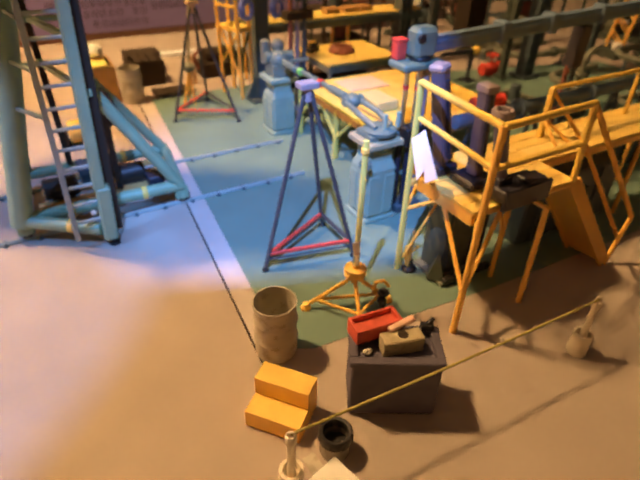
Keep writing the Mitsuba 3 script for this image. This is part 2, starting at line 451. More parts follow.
def tripod(label, feet, apex, lm, capm, lower_red, r=0.036):
    k = thing('tripod_stand', label, 'tripod')
    ap = A(*apex)
    cen = np.mean([A(*f) for f in feet], 0)
    part(k, 'top_plate', box((ap[0], ap[1], ap[2] - 0.02), (0.30, 0.22, 0.09), 0), capm)
    part(k, 'collar', cyl(ap + A(0, 0, -0.22), ap + A(0, 0, -0.01), 0.08), capm)
    tops = []
    for f in feet:
        d = A(f[0] - ap[0], f[1] - ap[1], 0)
        d /= np.linalg.norm(d)
        top = ap + d * 0.06 + A(0, 0, -0.08)
        f0 = A(f[0], f[1], 0.05)
        lg = part(k, 'leg', cyl(f0, top, r, 12), lm)
        part(lg, 'shoe', join(cyl((f[0], f[1], 0.006), (f[0], f[1], 0.05), r * 1.6, 12), ball(f0, r * 1.25)), BLACK)
        tops.append((f0, top))
    for i in range(3):
        a = tops[i][0] + (tops[i][1] - tops[i][0]) * 0.095
        j = (i + 1) % 3
        b = tops[j][0] + (tops[j][1] - tops[j][0]) * 0.095
        part(k, 'spreader', bar(a, b, 0.06, 0.06), RED if i in lower_red else lm, label='red spreader bar' if i in lower_red else None)
        a2 = tops[i][0] + (tops[i][1] - tops[i][0]) * 0.06
        b2 = tops[j][0] + (tops[j][1] - tops[j][0]) * 0.06
        if i in lower_red:
            part(k, 'lower_spreader', bar(a2, b2, 0.03, 0.03), lm)
    return k


tripod('dark blue tripod with red spreader bars on the green floor in front of the rails', [(2.57, 6.12), (4.11, 5.79), (4.10, 6.87)], (3.49, 6.39, 2.92), NAVY, VIOLET, (0, 2))
tripod('thin dark tripod with red spreader bars far back on the green floor', [(3.12, 13.17), (4.65, 12.40), (4.44, 14.34)], (3.99, 13.36, 2.88), mat('m_darkleg', (0.035, 0.035, 0.035), 0.5), TANW, (0, 2), 0.034)

# ------------------------------------------------------------------ yellow pole stand
k = thing('pole_stand', 'yellow pole on a low orange tripod base with a white tag', 'stand')
hub = A(3.44, 4.76, 0.62)
part(k, 'hub', lathe((hub[0], hub[1], 0.42), [[0, 0], [0.05, 0], [0.075, 0.12], [0.10, 0.14], [0.16, 0.15], [0.165, 0.19], [0.15, 0.20], [0.15, 0.235], [0.165, 0.24], [0.165, 0.28], [0.13, 0.30], [0.06, 0.30], [0.06, 0.34], [0, 0.34]], 28), YELO)
part(k, 'pole', cyl(hub + A(0, 0, 0.05), (3.46, 4.77, 2.72), 0.04, 14), CREAM)  # paler than the base: cool spotlight on it put into the colour
part(k, 'sleeve', cyl(hub + A(0, 0, 0.1), hub + A(0, 0, 0.34), 0.052, 14), CHROME, label='metal sleeve')
part(k, 'clamp_collar', cyl((3.45, 4.765, 2.55), (3.45, 4.765, 2.62), 0.055), YELO)
ft = [A(2.73, 4.99, 0.07), A(3.24, 4.26, 0.07), A(3.94, 4.54, 0.07)]
for f in ft:
    lg = part(k, 'leg', cyl(f, hub + A(0, 0, -0.08), 0.032, 10), YELO)
    part(lg, 'foot', join(lathe((f[0], f[1], 0.006), [[0, 0], [0.07, 0], [0.085, 0.02], [0.06, 0.06], [0.05, 0.10], [0, 0.12]], 18)), YELO)
q = [f + (hub + A(0, 0, -0.08) - f) * 0.2 for f in ft]
for i in range(3):
    part(k, 'base_rail', bar(q[i], q[(i + 1) % 3], 0.045), YELO)
part(k, 'swivel_jack', join(cyl((3.80, 4.48, 0.012), (3.80, 4.48, 0.35), 0.045), torus((3.80, 4.48, 0.28), 0.07, 0.025), ball((3.76, 4.45, 0.16), 0.075)), BLACK, label='dark swivel jack')
part(k, 'jack_handle', wire([(3.70, 4.60, 0.2), (3.72, 4.60, 0.42), (3.84, 4.56, 0.44), (3.94, 4.54, 0.3)], 0.025), YELO)
tg = box((0, 0, 0), (0.10, 0.012, 0.22), 0, 0.004)
tg.apply_transform(trimesh.transformations.rotation_matrix(math.radians(-8), [0, 1, 0]))
tg.apply_transform(trimesh.transformations.rotation_matrix(math.radians(-31), [0, 0, 1]))
tg.apply_translation(at(0.55, 5.79, 0.98))
part(k, 'tag', tg, PAPER, label='white paper tag')

# ------------------------------------------------------------------ grey drum, steps, tin, white block in front


def drum(label, c, r, h, m, smudge=True):
    k = thing('oil_drum', label, 'drum')
    pr = [[0, 0.0], [r * 0.97, 0.0], [r, 0.02], [r, h * 0.27], [r * 1.03, h * 0.30], [r * 1.065, h * 0.335], [r * 1.03, h * 0.37], [r, h * 0.40], [r, h * 0.61], [r * 1.03, h * 0.64], [r * 1.065, h * 0.675], [r * 1.03, h * 0.71], [r, h * 0.74], [r, h - 0.03],
          [r * 1.035, h - 0.03], [r * 1.035, h], [r * 0.97, h], [r * 0.965, h - 0.03], [r * 0.965, 0.03], [0, 0.03]]
    part(k, 'shell', lathe((c[0], c[1], 0.002), pr, 40), m, 40)
    return k


c = at(-0.56, 4.85)
dr_ = drum('open grey oil drum behind the yellow steps', c, 0.285, 0.9, CONC)

k = thing('step_block', 'solid orange yellow two-step block on the floor in front of the drum', 'steps')
o = at(-0.82, 3.62)
ux = at(0.66, -0.235) / np.linalg.norm(at(0.66, -0.235))
uy = A(-ux[1], ux[0], 0)
ang = math.degrees(math.atan2(ux[1], ux[0]))
W_, D_, H_ = 0.69, 0.285, 0.27
prof = Polygon([(0, 0), (2 * D_, 0), (2 * D_, 2 * H_), (D_, 2 * H_), (D_, H_), (0, H_)]).buffer(-0.012, join_style=1).buffer(0.012, join_style=1)
m = trimesh.creation.extrude_polygon(prof, W_, engine='earcut')
M = np.eye(4); M[:3, 0], M[:3, 1], M[:3, 2], M[:3, 3] = uy, A(0, 0, 1), ux, o + A(0, 0, 0.002)
m.apply_transform(M)
part(k, 'body', m, YELO, 30)

k = thing('open_tin', 'small round tin with thick black rim beside the yellow steps', 'tin')
c = at(0.24, 3.33)
part(k, 'can', lathe((c[0], c[1], 0.002), [[0, 0], [0.165, 0], [0.17, 0.01], [0.172, 0.3], [0.155, 0.3], [0.155, 0.02], [0, 0.02]], 32), mat('m_tin', (0.24, 0.21, 0.17), 0.6, vary=0.12, scale=9.0))
part(k, 'rim', lathe((c[0], c[1], 0.25), [[0.172, 0], [0.195, 0.01], [0.2, 0.06], [0.195, 0.1], [0.175, 0.125], [0.145, 0.12], [0.135, 0.09], [0.14, 0.0], [0.172, 0]], 36), BLACK)
part(k, 'content', lathe((c[0], c[1], 0.02), [[0, 0.13], [0.15, 0.12], [0.15, 0.0], [0, 0]], 28), BLACK)
part(k, 'scrap', box((c[0] + 0.04, c[1] - 0.06, 0.15), (0.09, 0.035, 0.02), 20), IVORY, label='pale scrap inside')
k = thing('white_block', 'cream white block in front of the black rimmed tin at the lower edge', 'block')
part(k, 'body', box(at(0.20, 2.47, 0.002), (0.60, 0.56, 0.54), ASKEW + 45, 0.02), WHITE)
part(k, 'lid', box(at(0.20, 2.47, 0.541), (0.63, 0.59, 0.05), ASKEW + 45, 0.015), WHITE)
k = thing('grey_card', 'small grey scrap of card beside the black rimmed tin', 'card')
part(k, 'sheet', box(at(0.02, 3.12, 0.003), (0.16, 0.3, 0.012), ASKEW + 35, 0.003), CONC)

# ------------------------------------------------------------------ barrier posts and rope


def stanchion(label, c):
    k = thing('barrier_post', label, 'post')
    part(k, 'base_cup', lathe((c[0], c[1], 0.002), [[0, 0], [0.125, 0], [0.135, 0.015], [0.128, 0.25], [0.135, 0.36], [0.13, 0.375], [0.095, 0.375], [0.085, 0.36], [0.085, 0.28], [0, 0.28]], 32), IVORY)
    part(k, 'pole', cyl((c[0], c[1], 0.27), (c[0], c[1], 0.88), 0.046, 18, 0.042), IVORY)
    part(k, 'eye', join(lathe((c[0], c[1], 0.85), [[0, 0], [0.058, 0], [0.062, 0.02], [0.062, 0.09], [0.045, 0.115], [0, 0.12]], 20), torus((c[0], c[1], 0.985), 0.032, 0.014, (0.5, 0.85, 0))), IVORY, label='pale cap with small rope ring')


SL, SR = (1.26, 2.58), (5.68, 2.40)
stanchion('white barrier post with rope eye at the lower edge beside the yellow steps', SL)
stanchion('white barrier post with rope eye alone at the right in front of the platform', SR)
n = 24
pts = [(SL[0] + (SR[0] - SL[0]) * t, SL[1] + (SR[1] - SL[1]) * t, 0.985 + 0.0 * t - 0.03 * math.sin(math.pi * t)) for t in np.linspace(0, 1, n)]
single('barrier_rope', 'thin yellow rope strung between the two white barrier posts', 'rope', wire(pts, 0.016), mat('m_rope', (0.42, 0.34, 0.10), 0.8))

# ------------------------------------------------------------------ dark chest with things on it
k = thing('storage_chest', 'dark violet grey chest with recessed top carrying a brick', 'chest')
cc = at(0.93, 4.11)
HB = 0.93
part(k, 'body', box((cc[0], cc[1], 0.002), (1.05, 0.57, HB - 0.06), ASKEW + 1, 0.02), BOXM)


def local(dx, dy, z):
    return at(0.93 + dx, 4.11 + dy, z)


for dx, dy, sx, sy in ((0, -0.255, 1.10, 0.11), (0, 0.255, 1.10, 0.11), (-0.50, 0, 0.10, 0.42), (0.50, 0, 0.10, 0.42)):
    p = local(dx, dy, HB - 0.06)
    part(k, 'rim', box(p, (sx, sy, 0.08), ASKEW + 1, 0.012), BOXM)
k = thing('clay_brick', 'grey tan brick lying on top of the dark chest', 'brick')
p = local(0.06, 0.0, HB - 0.056)
part(k, 'body', box(p, (0.50, 0.20, 0.22), ASKEW + 14, 0.015), BRICK)
p = local(0.07, 0.01, HB + 0.164)
part(k, 'dent', lathe(p, [[0, 0], [0.06, 0], [0.062, 0.004], [0.05, 0.0065], [0, 0.0065]], 20), DKBROWN, False, 'dark worn patch on top')
k = thing('red_tray', 'red oblong tray lying behind the brick on the dark chest', 'tray')
p = local(-0.24, 0.20, HB + 0.022)
RT = ASKEW + 24
part(k, 'floor', box(p, (0.60, 0.26, 0.13), RT), REDT)
ex, ey = at(math.cos(math.radians(24)), math.sin(math.radians(24))), at(-math.sin(math.radians(24)), math.cos(math.radians(24)))
for s, sz in ((1, 0), (-1, 0)):
    part(k, 'side', box(p + ey * 0.115 * s, (0.60, 0.04, 0.20), RT), REDT)
    part(k, 'end', box(p + ex * 0.285 * s, (0.04, 0.24, 0.20), RT), REDT)
k = thing('pink_plank', 'short pale pink plank leaning on the red tray behind the brick', 'plank')
m = box((0, 0, -0.03), (0.34, 0.08, 0.06), 0, 0.012)
m.apply_transform(trimesh.transformations.rotation_matrix(math.radians(-14), [0, 1, 0]))
m.apply_transform(trimesh.transformations.rotation_matrix(math.radians(ASKEW + 24), [0, 0, 1]))
m.apply_translation(local(0.06, 0.135, HB + 0.21))
part(k, 'body', m, PINK)
rock = ball((0, 0, 0), 0.05, (1.2, 0.9, 0.8))
rock.vertices *= (0.85 + 0.3 * meshkit.noise(rock.vertices * 30))[:, None]
rock.apply_translation(local(-0.33, -0.1, HB - 0.015))
single('grey_pebble', 'small grey stone in the recess of the chest left of the brick', 'stone', rock, CONC)
k = thing('black_clamp', 'small black clamp on the chest right of the brick', 'clamp')
p = local(0.40, 0.255, HB + 0.022)
part(k, 'body', join(box(p, (0.15, 0.09, 0.08), ASKEW), cyl(p + A(0, 0, 0.07), p + A(0.1, 0.02, 0.11), 0.03)), BLACK)

# ------------------------------------------------------------------ yellow work platform with rails, walkway and stair
k = thing('work_platform', 'yellow steel work platform with handrails, long plank walkway and steep stair', 'platform')
PA, PB, PC, PD = A(4.58, 5.13, 0), A(4.40, 3.53, 0), A(5.77, 3.53, 0), A(5.85, 4.22, 0)
PE = A(6.66, 3.60, 0)
ZD = 1.80
part(k, 'post', cyl(PA + A(0, 0, 0.008), PA + A(-0.03, 0, 3.22), 0.047, 14), CREAM, label='yellow corner post coloured paler for the cool light on it')  # cool spotlight on this post is put into its paler colour
part(k, 'post', cyl(PB + A(0, 0, 0.003), PB + A(0.02, 0, 3.2), 0.05, 14), YELO)
part(k, 'leg', cyl(PC + A(0, 0, 0.003), PC + A(0.0, 0.04, ZD - 0.06), 0.045, 12), YELO)
part(k, 'leg', cyl(PD + A(0, 0, 0.006), PD + A(0, 0, ZD - 0.05), 0.045, 12), YELO)
CT = A(6.52, 3.84, 3.02)
part(k, 'top_rail', cyl(PA + A(-0.03, 0, 3.2), PB + A(0.02, 0, 3.18), 0.05, 12), YEL)
part(k, 'top_rail', cyl(PB + A(0.02, 0, 3.18), CT, 0.05, 12), YEL)
part(k, 'mid_rail', cyl(PA + A(0, 0, 2.7), PB + A(0.02, 0, 2.66), 0.042, 12), YEL)
part(k, 'mid_rail', cyl(PB + A(0.02, 0, 2.66), (6.60, 3.85, 2.42), 0.042, 12), YEL)
part(k, 'post', cyl((6.66, 3.86, ZD), CT, 0.05, 12), YEL)
# deck
part(k, 'edge_beam', bar((4.68, 5.02, ZD - 0.12), (4.68, 3.86, ZD - 0.12), 0.08, 0.2), YELO)
part(k, 'edge_beam', bar((4.66, 3.87, ZD - 0.06), (6.70, 3.87, ZD - 0.06), 0.07, 0.07), YELO)
part(k, 'edge_beam', bar((4.86, 5.4, ZD - 0.1), (6.7, 5.4, ZD - 0.1), 0.08, 0.16), YELO)
part(k, 'edge_beam', bar((6.66, 3.87, ZD - 0.1), (6.66, 4.5, ZD - 0.1), 0.07, 0.13), YELO)
part(k, 'outrigger', bar((4.46, 3.60, ZD - 0.12), (4.86, 3.92, ZD - 0.12), 0.07, 0.09), YELO)
part(k, 'outrigger', bar((5.77, 3.56, ZD - 0.08), (5.77, 3.9, ZD - 0.08), 0.06, 0.06), YELO)
part(k, 'outrigger', bar((4.58, 5.1, ZD - 0.12), (4.86, 5.1, ZD - 0.12), 0.07, 0.09), YELO)
for i in range(7):
    part(k, 'deck_plank', box((5.665 + (0.11 if i > 4 else 0), 3.95 + i * 0.225, ZD - 0.02), (2.07 - (0.22 if i > 4 else 0), 0.215, 0.04), 0, 0.006), PLANKS[i % 3])
for j in range(4):
    part(k, 'walkway_plank', box((9.9, 4.62 + j * 0.24, ZD - 0.02), (6.38, 0.23, 0.045), 0, 0.006), PLANKS[(j + 1) % 3])
part(k, 'walkway_beam', bar((6.7, 4.53, ZD - 0.09), (13.0, 4.53, ZD - 0.09), 0.07, 0.13), YELO)
part(k, 'walkway_beam', bar((6.7, 5.42, ZD - 0.09), (13.0, 5.42, ZD - 0.09), 0.07, 0.13), YELO)
for x in (9.6, 11.0, 12.6):
    for y in (4.53, 5.42):
        part(k, 'leg', cyl((x, y, 0.006), (x, y, ZD - 0.1), 0.045, 12), YELO)
part(k, 'walkway_rail', cyl((7.49, 5.2, 2.68), (13.0, 5.2, 2.68), 0.042, 12), YEL)
part(k, 'walkway_post', bar((7.49, 5.2, ZD + 0.02), (7.49, 5.2, 2.70), 0.10), YEL)
for x in (9.9, 11.4, 12.9):
    part(k, 'walkway_post', cyl((x, 5.2, ZD + 0.02), (x, 5.2, 2.66), 0.042, 12), YEL)
part(k, 'rail_brace', cyl((7.52, 5.2, 2.62), (8.05, 4.78, ZD + 0.02), 0.035, 10), YELO)
part(k, 'rail_brace', cyl((7.47, 5.2, 2.15), (7.40, 4.78, ZD + 0.02), 0.03, 10), YELO)
part(k, 'rail_brace', cyl((7.5, 5.2, 2.15), (7.75, 4.80, ZD + 0.02), 0.03, 10), YELO)
# knee braces
part(k, 'knee_brace', cyl(PB + A(0, 0, 0.75), (4.69, 4.45, ZD - 0.2), 0.035, 10), YELO)
part(k, 'knee_brace', cyl(PB + A(0, 0, 0.75), (5.2, 3.87, ZD - 0.14), 0.035, 10), YELO)
part(k, 'knee_brace', cyl(PA + A(0, 0, 1.2), (4.67, 4.6, ZD - 0.2), 0.035, 10), YELO)
part(k, 'knee_brace', cyl(PA + A(0, 0, 1.2), (5.0, 5.3, ZD - 0.1), 0.033, 10), YELO)
part(k, 'knee_brace', cyl((4.56, 5.0, 0.35), (4.99, 4.74, ZD - 0.12), 0.022, 10), YELO)
part(k, 'knee_brace', cyl(PD + A(0, 0, 0.9), (5.3, 4.0, ZD - 0.06), 0.03, 10), YELO)
# stair
ST = [A(6.74, 3.88, ZD - 0.05), A(6.74, 4.52, ZD - 0.05)]
SB = [A(7.86, 3.52, 0.06), A(7.80, 4.16, 0.06)]
for a, b in zip(ST, SB):
    part(k, 'stringer', bar(a, b, 0.05, 0.24, up=(0.85, 0, 0.5)), YELO)
mid0, mid1 = (ST[0] + ST[1]) / 2, (SB[0] + SB[1]) / 2
part(k, 'stair_backing', bar(mid0 + A(-0.08, 0, -.06), mid1 + A(-0.08, 0, 0.02), 0.62, 0.03, up=(0.85, 0, 0.5)), YELO)
for j in range(7):
    t = (j + 0.5) / 7
    q = mid0 + (mid1 - mid0) * t
    part(k, 'tread', box((q[0] + 0.02, q[1], q[2] - 0.02), (0.2, 0.64, 0.035)), YELO)
HT = SB[0] + A(0.27, 0, 0.86)
part(k, 'stair_rail', cyl(CT, HT, 0.042, 12), YELO)
part(k, 'stair_rail', cyl((6.60, 3.85, 2.42), SB[0] + A(0.15, 0, 0.44), 0.035, 12), YELO)
part(k, 'stair_post', cyl(SB[0] + A(0.02, 0, -0.055), HT, 0.042, 12), YELO)

# jacks standing on the platform deck
k = thing('jack_base', 'black steel bed lying on the platform deck under the slotted and round jacks', 'machine bed')
part(k, 'bed', box((5.52, 3.98, ZD + 0.024), (0.86, 0.42, 0.2), 0, 0.03), NAVYD)
part(k, 'front_plate', box((5.54, 3.775, ZD - 0.07), (0.92, 0.07, 0.32), 0, 0.02), NAVYD)
part(k, 'flange', box((5.22, 4.5, ZD + 0.024), (0.5, 0.5, 0.13), 0, 0.03), NAVYD)
part(k, 'clamp_block', box((5.72, 3.9, ZD + 0.224), (0.36, 0.26, 0.07), 0, 0.02), NAVYD)
k = thing('hydraulic_jack', 'tall leaning dark violet jack column nearest the white sheet on the platform', 'jack')
a, b = A(5.04, 5.0, ZD + 0.15), A(4.76, 5.04, 3.40)
part(k, 'column', bar(a, b, 0.22, 0.2, up=(0.4, -0.9, 0)), JACKM)
part(k, 'slide', bar(a + A(0.06, -0.10, 0.1), b + A(0.06, -0.10, -0.15), 0.07, 0.06, up=(0.4, -0.9, 0)), NAVYD)
part(k, 'head', bar(b + A(0, 0, -0.06), b + A(-0.012, 0.006, 0.05), 0.25, 0.24, up=(0.4, -0.9, 0)), VIOLET)
part(k, 'base', box((5.05, 5.0, ZD + 0.023), (0.36, 0.34, 0.14)), NAVYD)
k = thing('hydraulic_jack', 'upright slotted dark violet jack column in the middle of the platform', 'jack')
part(k, 'column', bar((5.22, 4.5, ZD + 0.156), (5.22, 4.58, 3.22), 0.17, 0.2, up=(0, 1, 0)), JACKM)
part(k, 'slot', bar((5.19, 4.39, ZD + 0.5), (5.19, 4.47, 3.12), 0.06, 0.05, up=(0, 1, 0)), NAVYD)
part(k, 'head', box((5.22, 4.575, 3.14), (0.2, 0.24, 0.1)), VIOLET)
k = thing('hydraulic_jack', 'round dark violet jack column with open ring top on the platform', 'jack')
part(k, 'foot', box((5.27, 4.06, ZD + 0.226), (0.26, 0.22, 0.1)), NAVYD)
part(k, 'column', cyl((5.26, 4.08, ZD + 0.3), (5.12, 4.16, 2.98), 0.10, 20), JACKM)
part(k, 'ring_top', lathe((5.12, 4.16, 2.94), [[0.07, 0], [0.125, 0], [0.15, 0.03], [0.15, 0.09], [0.13, 0.12], [0.09, 0.12], [0.08, 0.09], [0.07, 0]], 28), VIOLET)
# folded white sheet hanging on the rail
k = thing('paper_sheet', 'folded white paper sheet hanging on the platform handrail', 'sheet')


def sheet(quad, t=0.008):
    q = np.array(quad, float)
    nrm = np.cross(q[1] - q[0], q[2] - q[0]); nrm /= np.linalg.norm(nrm)
    return trimesh.convex.convex_hull(np.vstack([q - nrm * t / 2, q + nrm * t / 2]))


part(k, 'flap', sheet([(4.40, 5.00, 2.46), (4.42, 4.78, 2.68), (4.39, 4.52, 2.36), (4.36, 4.73, 1.95)]), PAPER, False)
part(k, 'flap', sheet([(4.42, 4.78, 2.67), (4.36, 4.34, 2.16), (4.37, 4.57, 1.98), (4.385, 4.66, 2.22)]), PAPER, False)

# small jack at the pale post's foot, and dark machine under the deck
k = thing('screw_jack', 'small orange and chrome screw jack at the foot of the pale platform post', 'jack')
p = A(4.74, 5.02, 0.006)
part(k, 'base', lathe(p, [[0, 0], [0.13, 0], [0.13, 0.04], [0.07, 0.1], [0.05, 0.22], [0, 0.22]], 20), BLACK)
part(k, 'screw', cyl(p + A(0, 0, 0.2), p + A(0.05, 0.05, 0.75), 0.03), CHROME)
part(k, 'arm', join(bar(p + A(-0.02, 0, 0.05), p + A(-0.06, 0.02, 0.5), 0.09), bar(p + A(-0.1, 0, 0.35), p + A(0.15, 0.0, 0.42), 0.05)), YELO)
k = thing('control_cabinet', 'dark green steel cabinet on a base plate under the platform', 'cabinet')
part(k, 'base_plate', box((5.44, 4.75, 0.007), (1.06, 0.75, 0.06)), OLIVE)
part(k, 'base_rail', bar((4.95, 4.4, 0.1), (5.95, 4.4, 0.1), 0.1), BLACK)
part(k, 'body', box((5.42, 4.85, 0.06), (0.75, 0.5, 1.5)), DKGREEN)
part(k, 'door', box((5.30, 4.585, 0.2), (0.36, 0.04, 1.25)), DKGREEN)
part(k, 'duct', box((5.72, 4.57, 0.06), (0.2, 0.14, 1.5)), BLACK)
m = trimesh.creation.cone(0.2, 0.5, sections=4); m.apply_translation([4.98, 4.62, 0.06])
part(k, 'gusset', m, DKGREEN, False)

k = thing('steel_tank', 'dark slate steel tank under the plank walkway behind the stair', 'tank')
part(k, 'body', box((8.15, 5.1, 0.006), (2.5, 0.95, 1.25), 0, 0.04), SLATE)
for x in (7.2, 8.0, 8.8):
    part(k, 'stiffener', box((x, 4.6, 0.05), (0.09, 0.06, 1.15), 0, 0.01), SLATE)
part(k, 'manhole', cyl((8.4, 4.63, 0.7), (8.4, 4.55, 0.7), 0.2, 22), DKGREEN)

# ------------------------------------------------------------------ pedestals and the beam between them


def pedestal(label, x, y, h):
    k = thing('pedestal', label, 'pedestal')
    w = 0.62
    part(k, 'plinth', box((x, y, 0.006), (w + 0.1, w + 0.1, 0.08)), BLUE)
    part(k, 'column', box((x, y, 0.08), (w, w, h * 0.62), 0, 0.05), BLUE)
    part(k, 'neck', trimesh.convex.convex_hull(np.vstack([box((x, y, h * 0.62), (w, w, 0.1), 0, 0.03).vertices, box((x, y, h * 0.72), (w * 0.8, w * 0.8, 0.1), 0, 0.03).vertices])), BLUE, 20)
    part(k, 'upper_column', box((x, y, h * 0.72), (w * 0.78, w * 0.78, h * 0.28 - 0.05), 0, 0.03), BLUE)
    for dx in (-0.17, 0.17):
        part(k, 'panel', box((x + dx, y - w / 2 - 0.005, 0.16), (0.22, 0.03, h * 0.5)), BLUE)
        part(k, 'panel', box((x - w / 2 - 0.005, y + dx, 0.16), (0.03, 0.22, h * 0.5)), BLUE)
    part(k, 'head_plate', box((x, y, h - 0.09), (0.74, 0.74, 0.12), 0, 0.02), BRUSHY if y < 9 else BLUE, label='tan grey head plate' if y < 9 else None)
    return k


P2, P1 = A(5.18, 6.86, 0), A(5.42, 11.45, 0)
k = pedestal('blue steel pedestal behind the yellow pole, carrying the near clamp', P2[0], P2[1], 1.62)
part(k, 'pipe_joint', join(cyl((4.86, 6.6, 1.3), (4.70, 6.5, 1.3), 0.07), torus((4.74, 6.52, 1.3), 0.09, 0.035, (1, .6, 0)), cyl((4.8, 6.55, 1.0), (4.8, 6.55, 1.4), 0.045)), STEELBLUE)
k = pedestal('blue steel pedestal at the far end of the clamp beam, behind the blue tripod', P1[0], P1[1], 1.42)
k = thing('clamp_beam', 'long blue grey bar with swivel clamps lying across the two blue pedestals', 'beam')
part(k, 'clamp_base', join(box((5.2, 6.86, 1.653), (0.62, 0.5, 0.1)), lathe((5.2, 6.8, 1.74), [[0, 0], [0.3, 0], [0.31, 0.06], [0.2, 0.12], [0, 0.12]], 24)), STEELBLUE)
for s in (-1, 1):
    part(k, 'jaw', wire([(5.2 + s * 0.16, 6.7, 1.86), (5.17 + s * 0.2, 7.1, 1.98), (5.17 + s * 0.16, 7.6, 2.02), (5.2 + s * 0.1, 7.85, 1.98)], 0.055, 10), STEELBLUE)
    part(k, 'pin', cyl((5.33 + s * 0.14, 6.64, 1.84), (5.33 + s * 0.14, 6.64, 2.12), 0.04), BLUE)
part(k, 'knuckle', join(ball((5.2, 7.72, 2.02), 0.15, (1, 1.2, 0.9)), cyl((5.0, 7.72, 2.02), (5.4, 7.72, 2.02), 0.1)), STEELBLUE)
part(k, 'bar', cyl((5.22, 7.9, 2.0), (5.42, 11.3, 1.86), 0.055, 14), STEELBLUE)
part(k, 'coupling', cyl((5.22, 8.0, 2.0), (5.26, 8.6, 1.97), 0.08, 16), STEELBLUE)
part(k, 'coupling', cyl((5.26, 9.0, 1.95), (5.28, 9.12, 1.95), 0.085, 16), RED, label='red ring')
part(k, 'coupling', cyl((5.31, 10.0, 1.91), (5.32, 10.1, 1.91), 0.085, 16), mat('m_limegreen', (0.2, 0.5, 0.1), 0.5), label='green ring')
part(k, 'coupling', cyl((5.32, 10.3, 1.9), (5.36, 10.9, 1.87), 0.08, 16), STEELBLUE)
part(k, 'clamp_head', join(box((5.42, 11.45, 1.455), (0.5, 0.5, 0.3)), ball((5.42, 11.4, 1.82), 0.25), cyl((5.1, 11.5, 1.9), (5.8, 11.4, 1.9), 0.13)), STEELBLUE)
part(k, 'cam', join(cyl((5.2, 11.7, 1.7), (5.2, 11.7, 2.25), 0.12), ball((5.5, 11.65, 2.1), 0.17)), OLIVE)
part(k, 'lever', bar((5.5, 11.3, 1.78), (6.15, 11.2, 1.83), 0.07), STEELBLUE)
part(k, 'bracket', box((5.76, 11.4, 1.44), (0.1, 0.25, 0.35)), BLACK)

# ------------------------------------------------------------------ low yellow deck behind the pedestals
k = thing('low_deck', 'large low yellow plank deck on cream posts behind the blue pedestals', 'platform')
DX0, DX1, DY0, DY1, DZ = 5.78, 9.40, 7.35, 11.05, 1.28
nx = 11
w = (DX1 - DX0) / nx
for j in range(nx):
    part(k, 'deck_plank', box((DX0 + (j + 0.5) * w, (DY0 + DY1) / 2, DZ - 0.04), (w - 0.012, DY1 - DY0, 0.05), 0, 0.006), (DECKM[j % 2] if j > 0 else CREAM))
part(k, 'edge_beam', bar((DX0 + 0.05, DY0, DZ - 0.13), (DX0 + 0.05, DY1, DZ - 0.13), 0.08, 0.16), PLY_)
part(k, 'edge_beam', bar((DX0, DY1 - 0.05, DZ - 0.13), (DX1, DY1 - 0.05, DZ - 0.13), 0.08, 0.16), PLY_)
part(k, 'edge_beam', bar((DX0, DY0 + 0.05, DZ - 0.13), (DX1, DY0 + 0.05, DZ - 0.13), 0.08, 0.16), PLY_)
part(k, 'edge_beam', bar((DX1 - 0.05, DY0, DZ - 0.13), (DX1 - 0.05, DY1, DZ - 0.13), 0.08, 0.16), PLY_)
for x, y in ((5.81, 10.98), (5.81, 9.25), (5.81, 7.5), (9.3, 10.9), (9.3, 9.2), (9.3, 7.5)):
    part(k, 'post', bar((x, y, 0.006), (x, y, DZ - 0.1), 0.10), CREAM)
for y0, y1 in ((10.98, 10.3), (9.25, 9.9), (9.25, 8.6)):
    part(k, 'knee_brace', bar((5.81, y0, 0.55), (5.81, y1, DZ - 0.15), 0.07), CREAM)
part(k, 'raised_edge', bar((6.2, DY0, DZ + 0.03), (6.2, DY1, DZ + 0.03), 0.05, 0.05), PLY_)
k = thing('slotted_box', 'flat tan box with a dark slot lying on the low deck', 'box')
part(k, 'body', box((6.7, 8.95, DZ + 0.012), (0.55, 0.85, 0.2), 0, 0.02), mat('m_tanbox', (0.62, 0.50, 0.20), 0.6))
part(k, 'slot', box((6.418, 8.95, DZ + 0.09), (0.012, 0.28, 0.06)), BLACK)
k = thing('pink_board', 'thin pale pink board lying on the low deck', 'board')
part(k, 'sheet', box((7.2, 10.35, DZ + 0.012), (1.15, 0.85, 0.03), 0, 0.006), mat('m_palepink', (0.80, 0.52, 0.30), 0.7))

# far bench with a coil
k = thing('work_bench', 'yellow topped work bench carrying a red brown hose coil', 'bench')
part(k, 'top', box((8.75, 13.5, 1.10), (2.5, 2.1, 0.08), 0, 0.01), PLANKS[0])
part(k, 'apron', join(bar((7.55, 12.5, 1.02), (9.95, 12.5, 1.02), 0.06, 0.22), bar((7.55, 14.5, 1.02), (9.95, 14.5, 1.02), 0.06, 0.22), bar((7.55, 12.5, 1.02), (7.55, 14.5, 1.02), 0.06, 0.22), bar((9.95, 12.5, 1.02), (9.95, 14.5, 1.02), 0.06, 0.22)), OLIVE)
for x in (7.6, 9.9):
    for y in (12.55, 14.45):
        part(k, 'leg', bar((x, y, 0.004), (x, y, 1.1), 0.1), OLIVE)
part(k, 'shelf', box((8.75, 13.5, 0.3), (2.2, 1.8, 0.05)), DKBROWN)
single('hose_coil', 'red brown hose coiled flat on the far work bench', 'hose', join(*[torus((8.55, 13.5, 1.235 + 0.05 * i), 0.36 - 0.04 * i, 0.05, n=32) for i in range(3)], torus((8.55, 13.5, 1.23), 0.24, 0.045)), RUST)
k = thing('hand_tool', 'small black power tool on the left end of the far work bench', 'tool')
part(k, 'body', join(box((7.75, 13.95, 1.183), (0.4, 0.3, 0.14), 20), cyl((7.7, 13.95, 1.38), (7.95, 14.0, 1.38), 0.09)), BLACK)
part(k, 'handle', wire([(7.6, 13.85, 1.3), (7.6, 13.8, 1.5), (7.8, 13.8, 1.5)], 0.03), YELO)

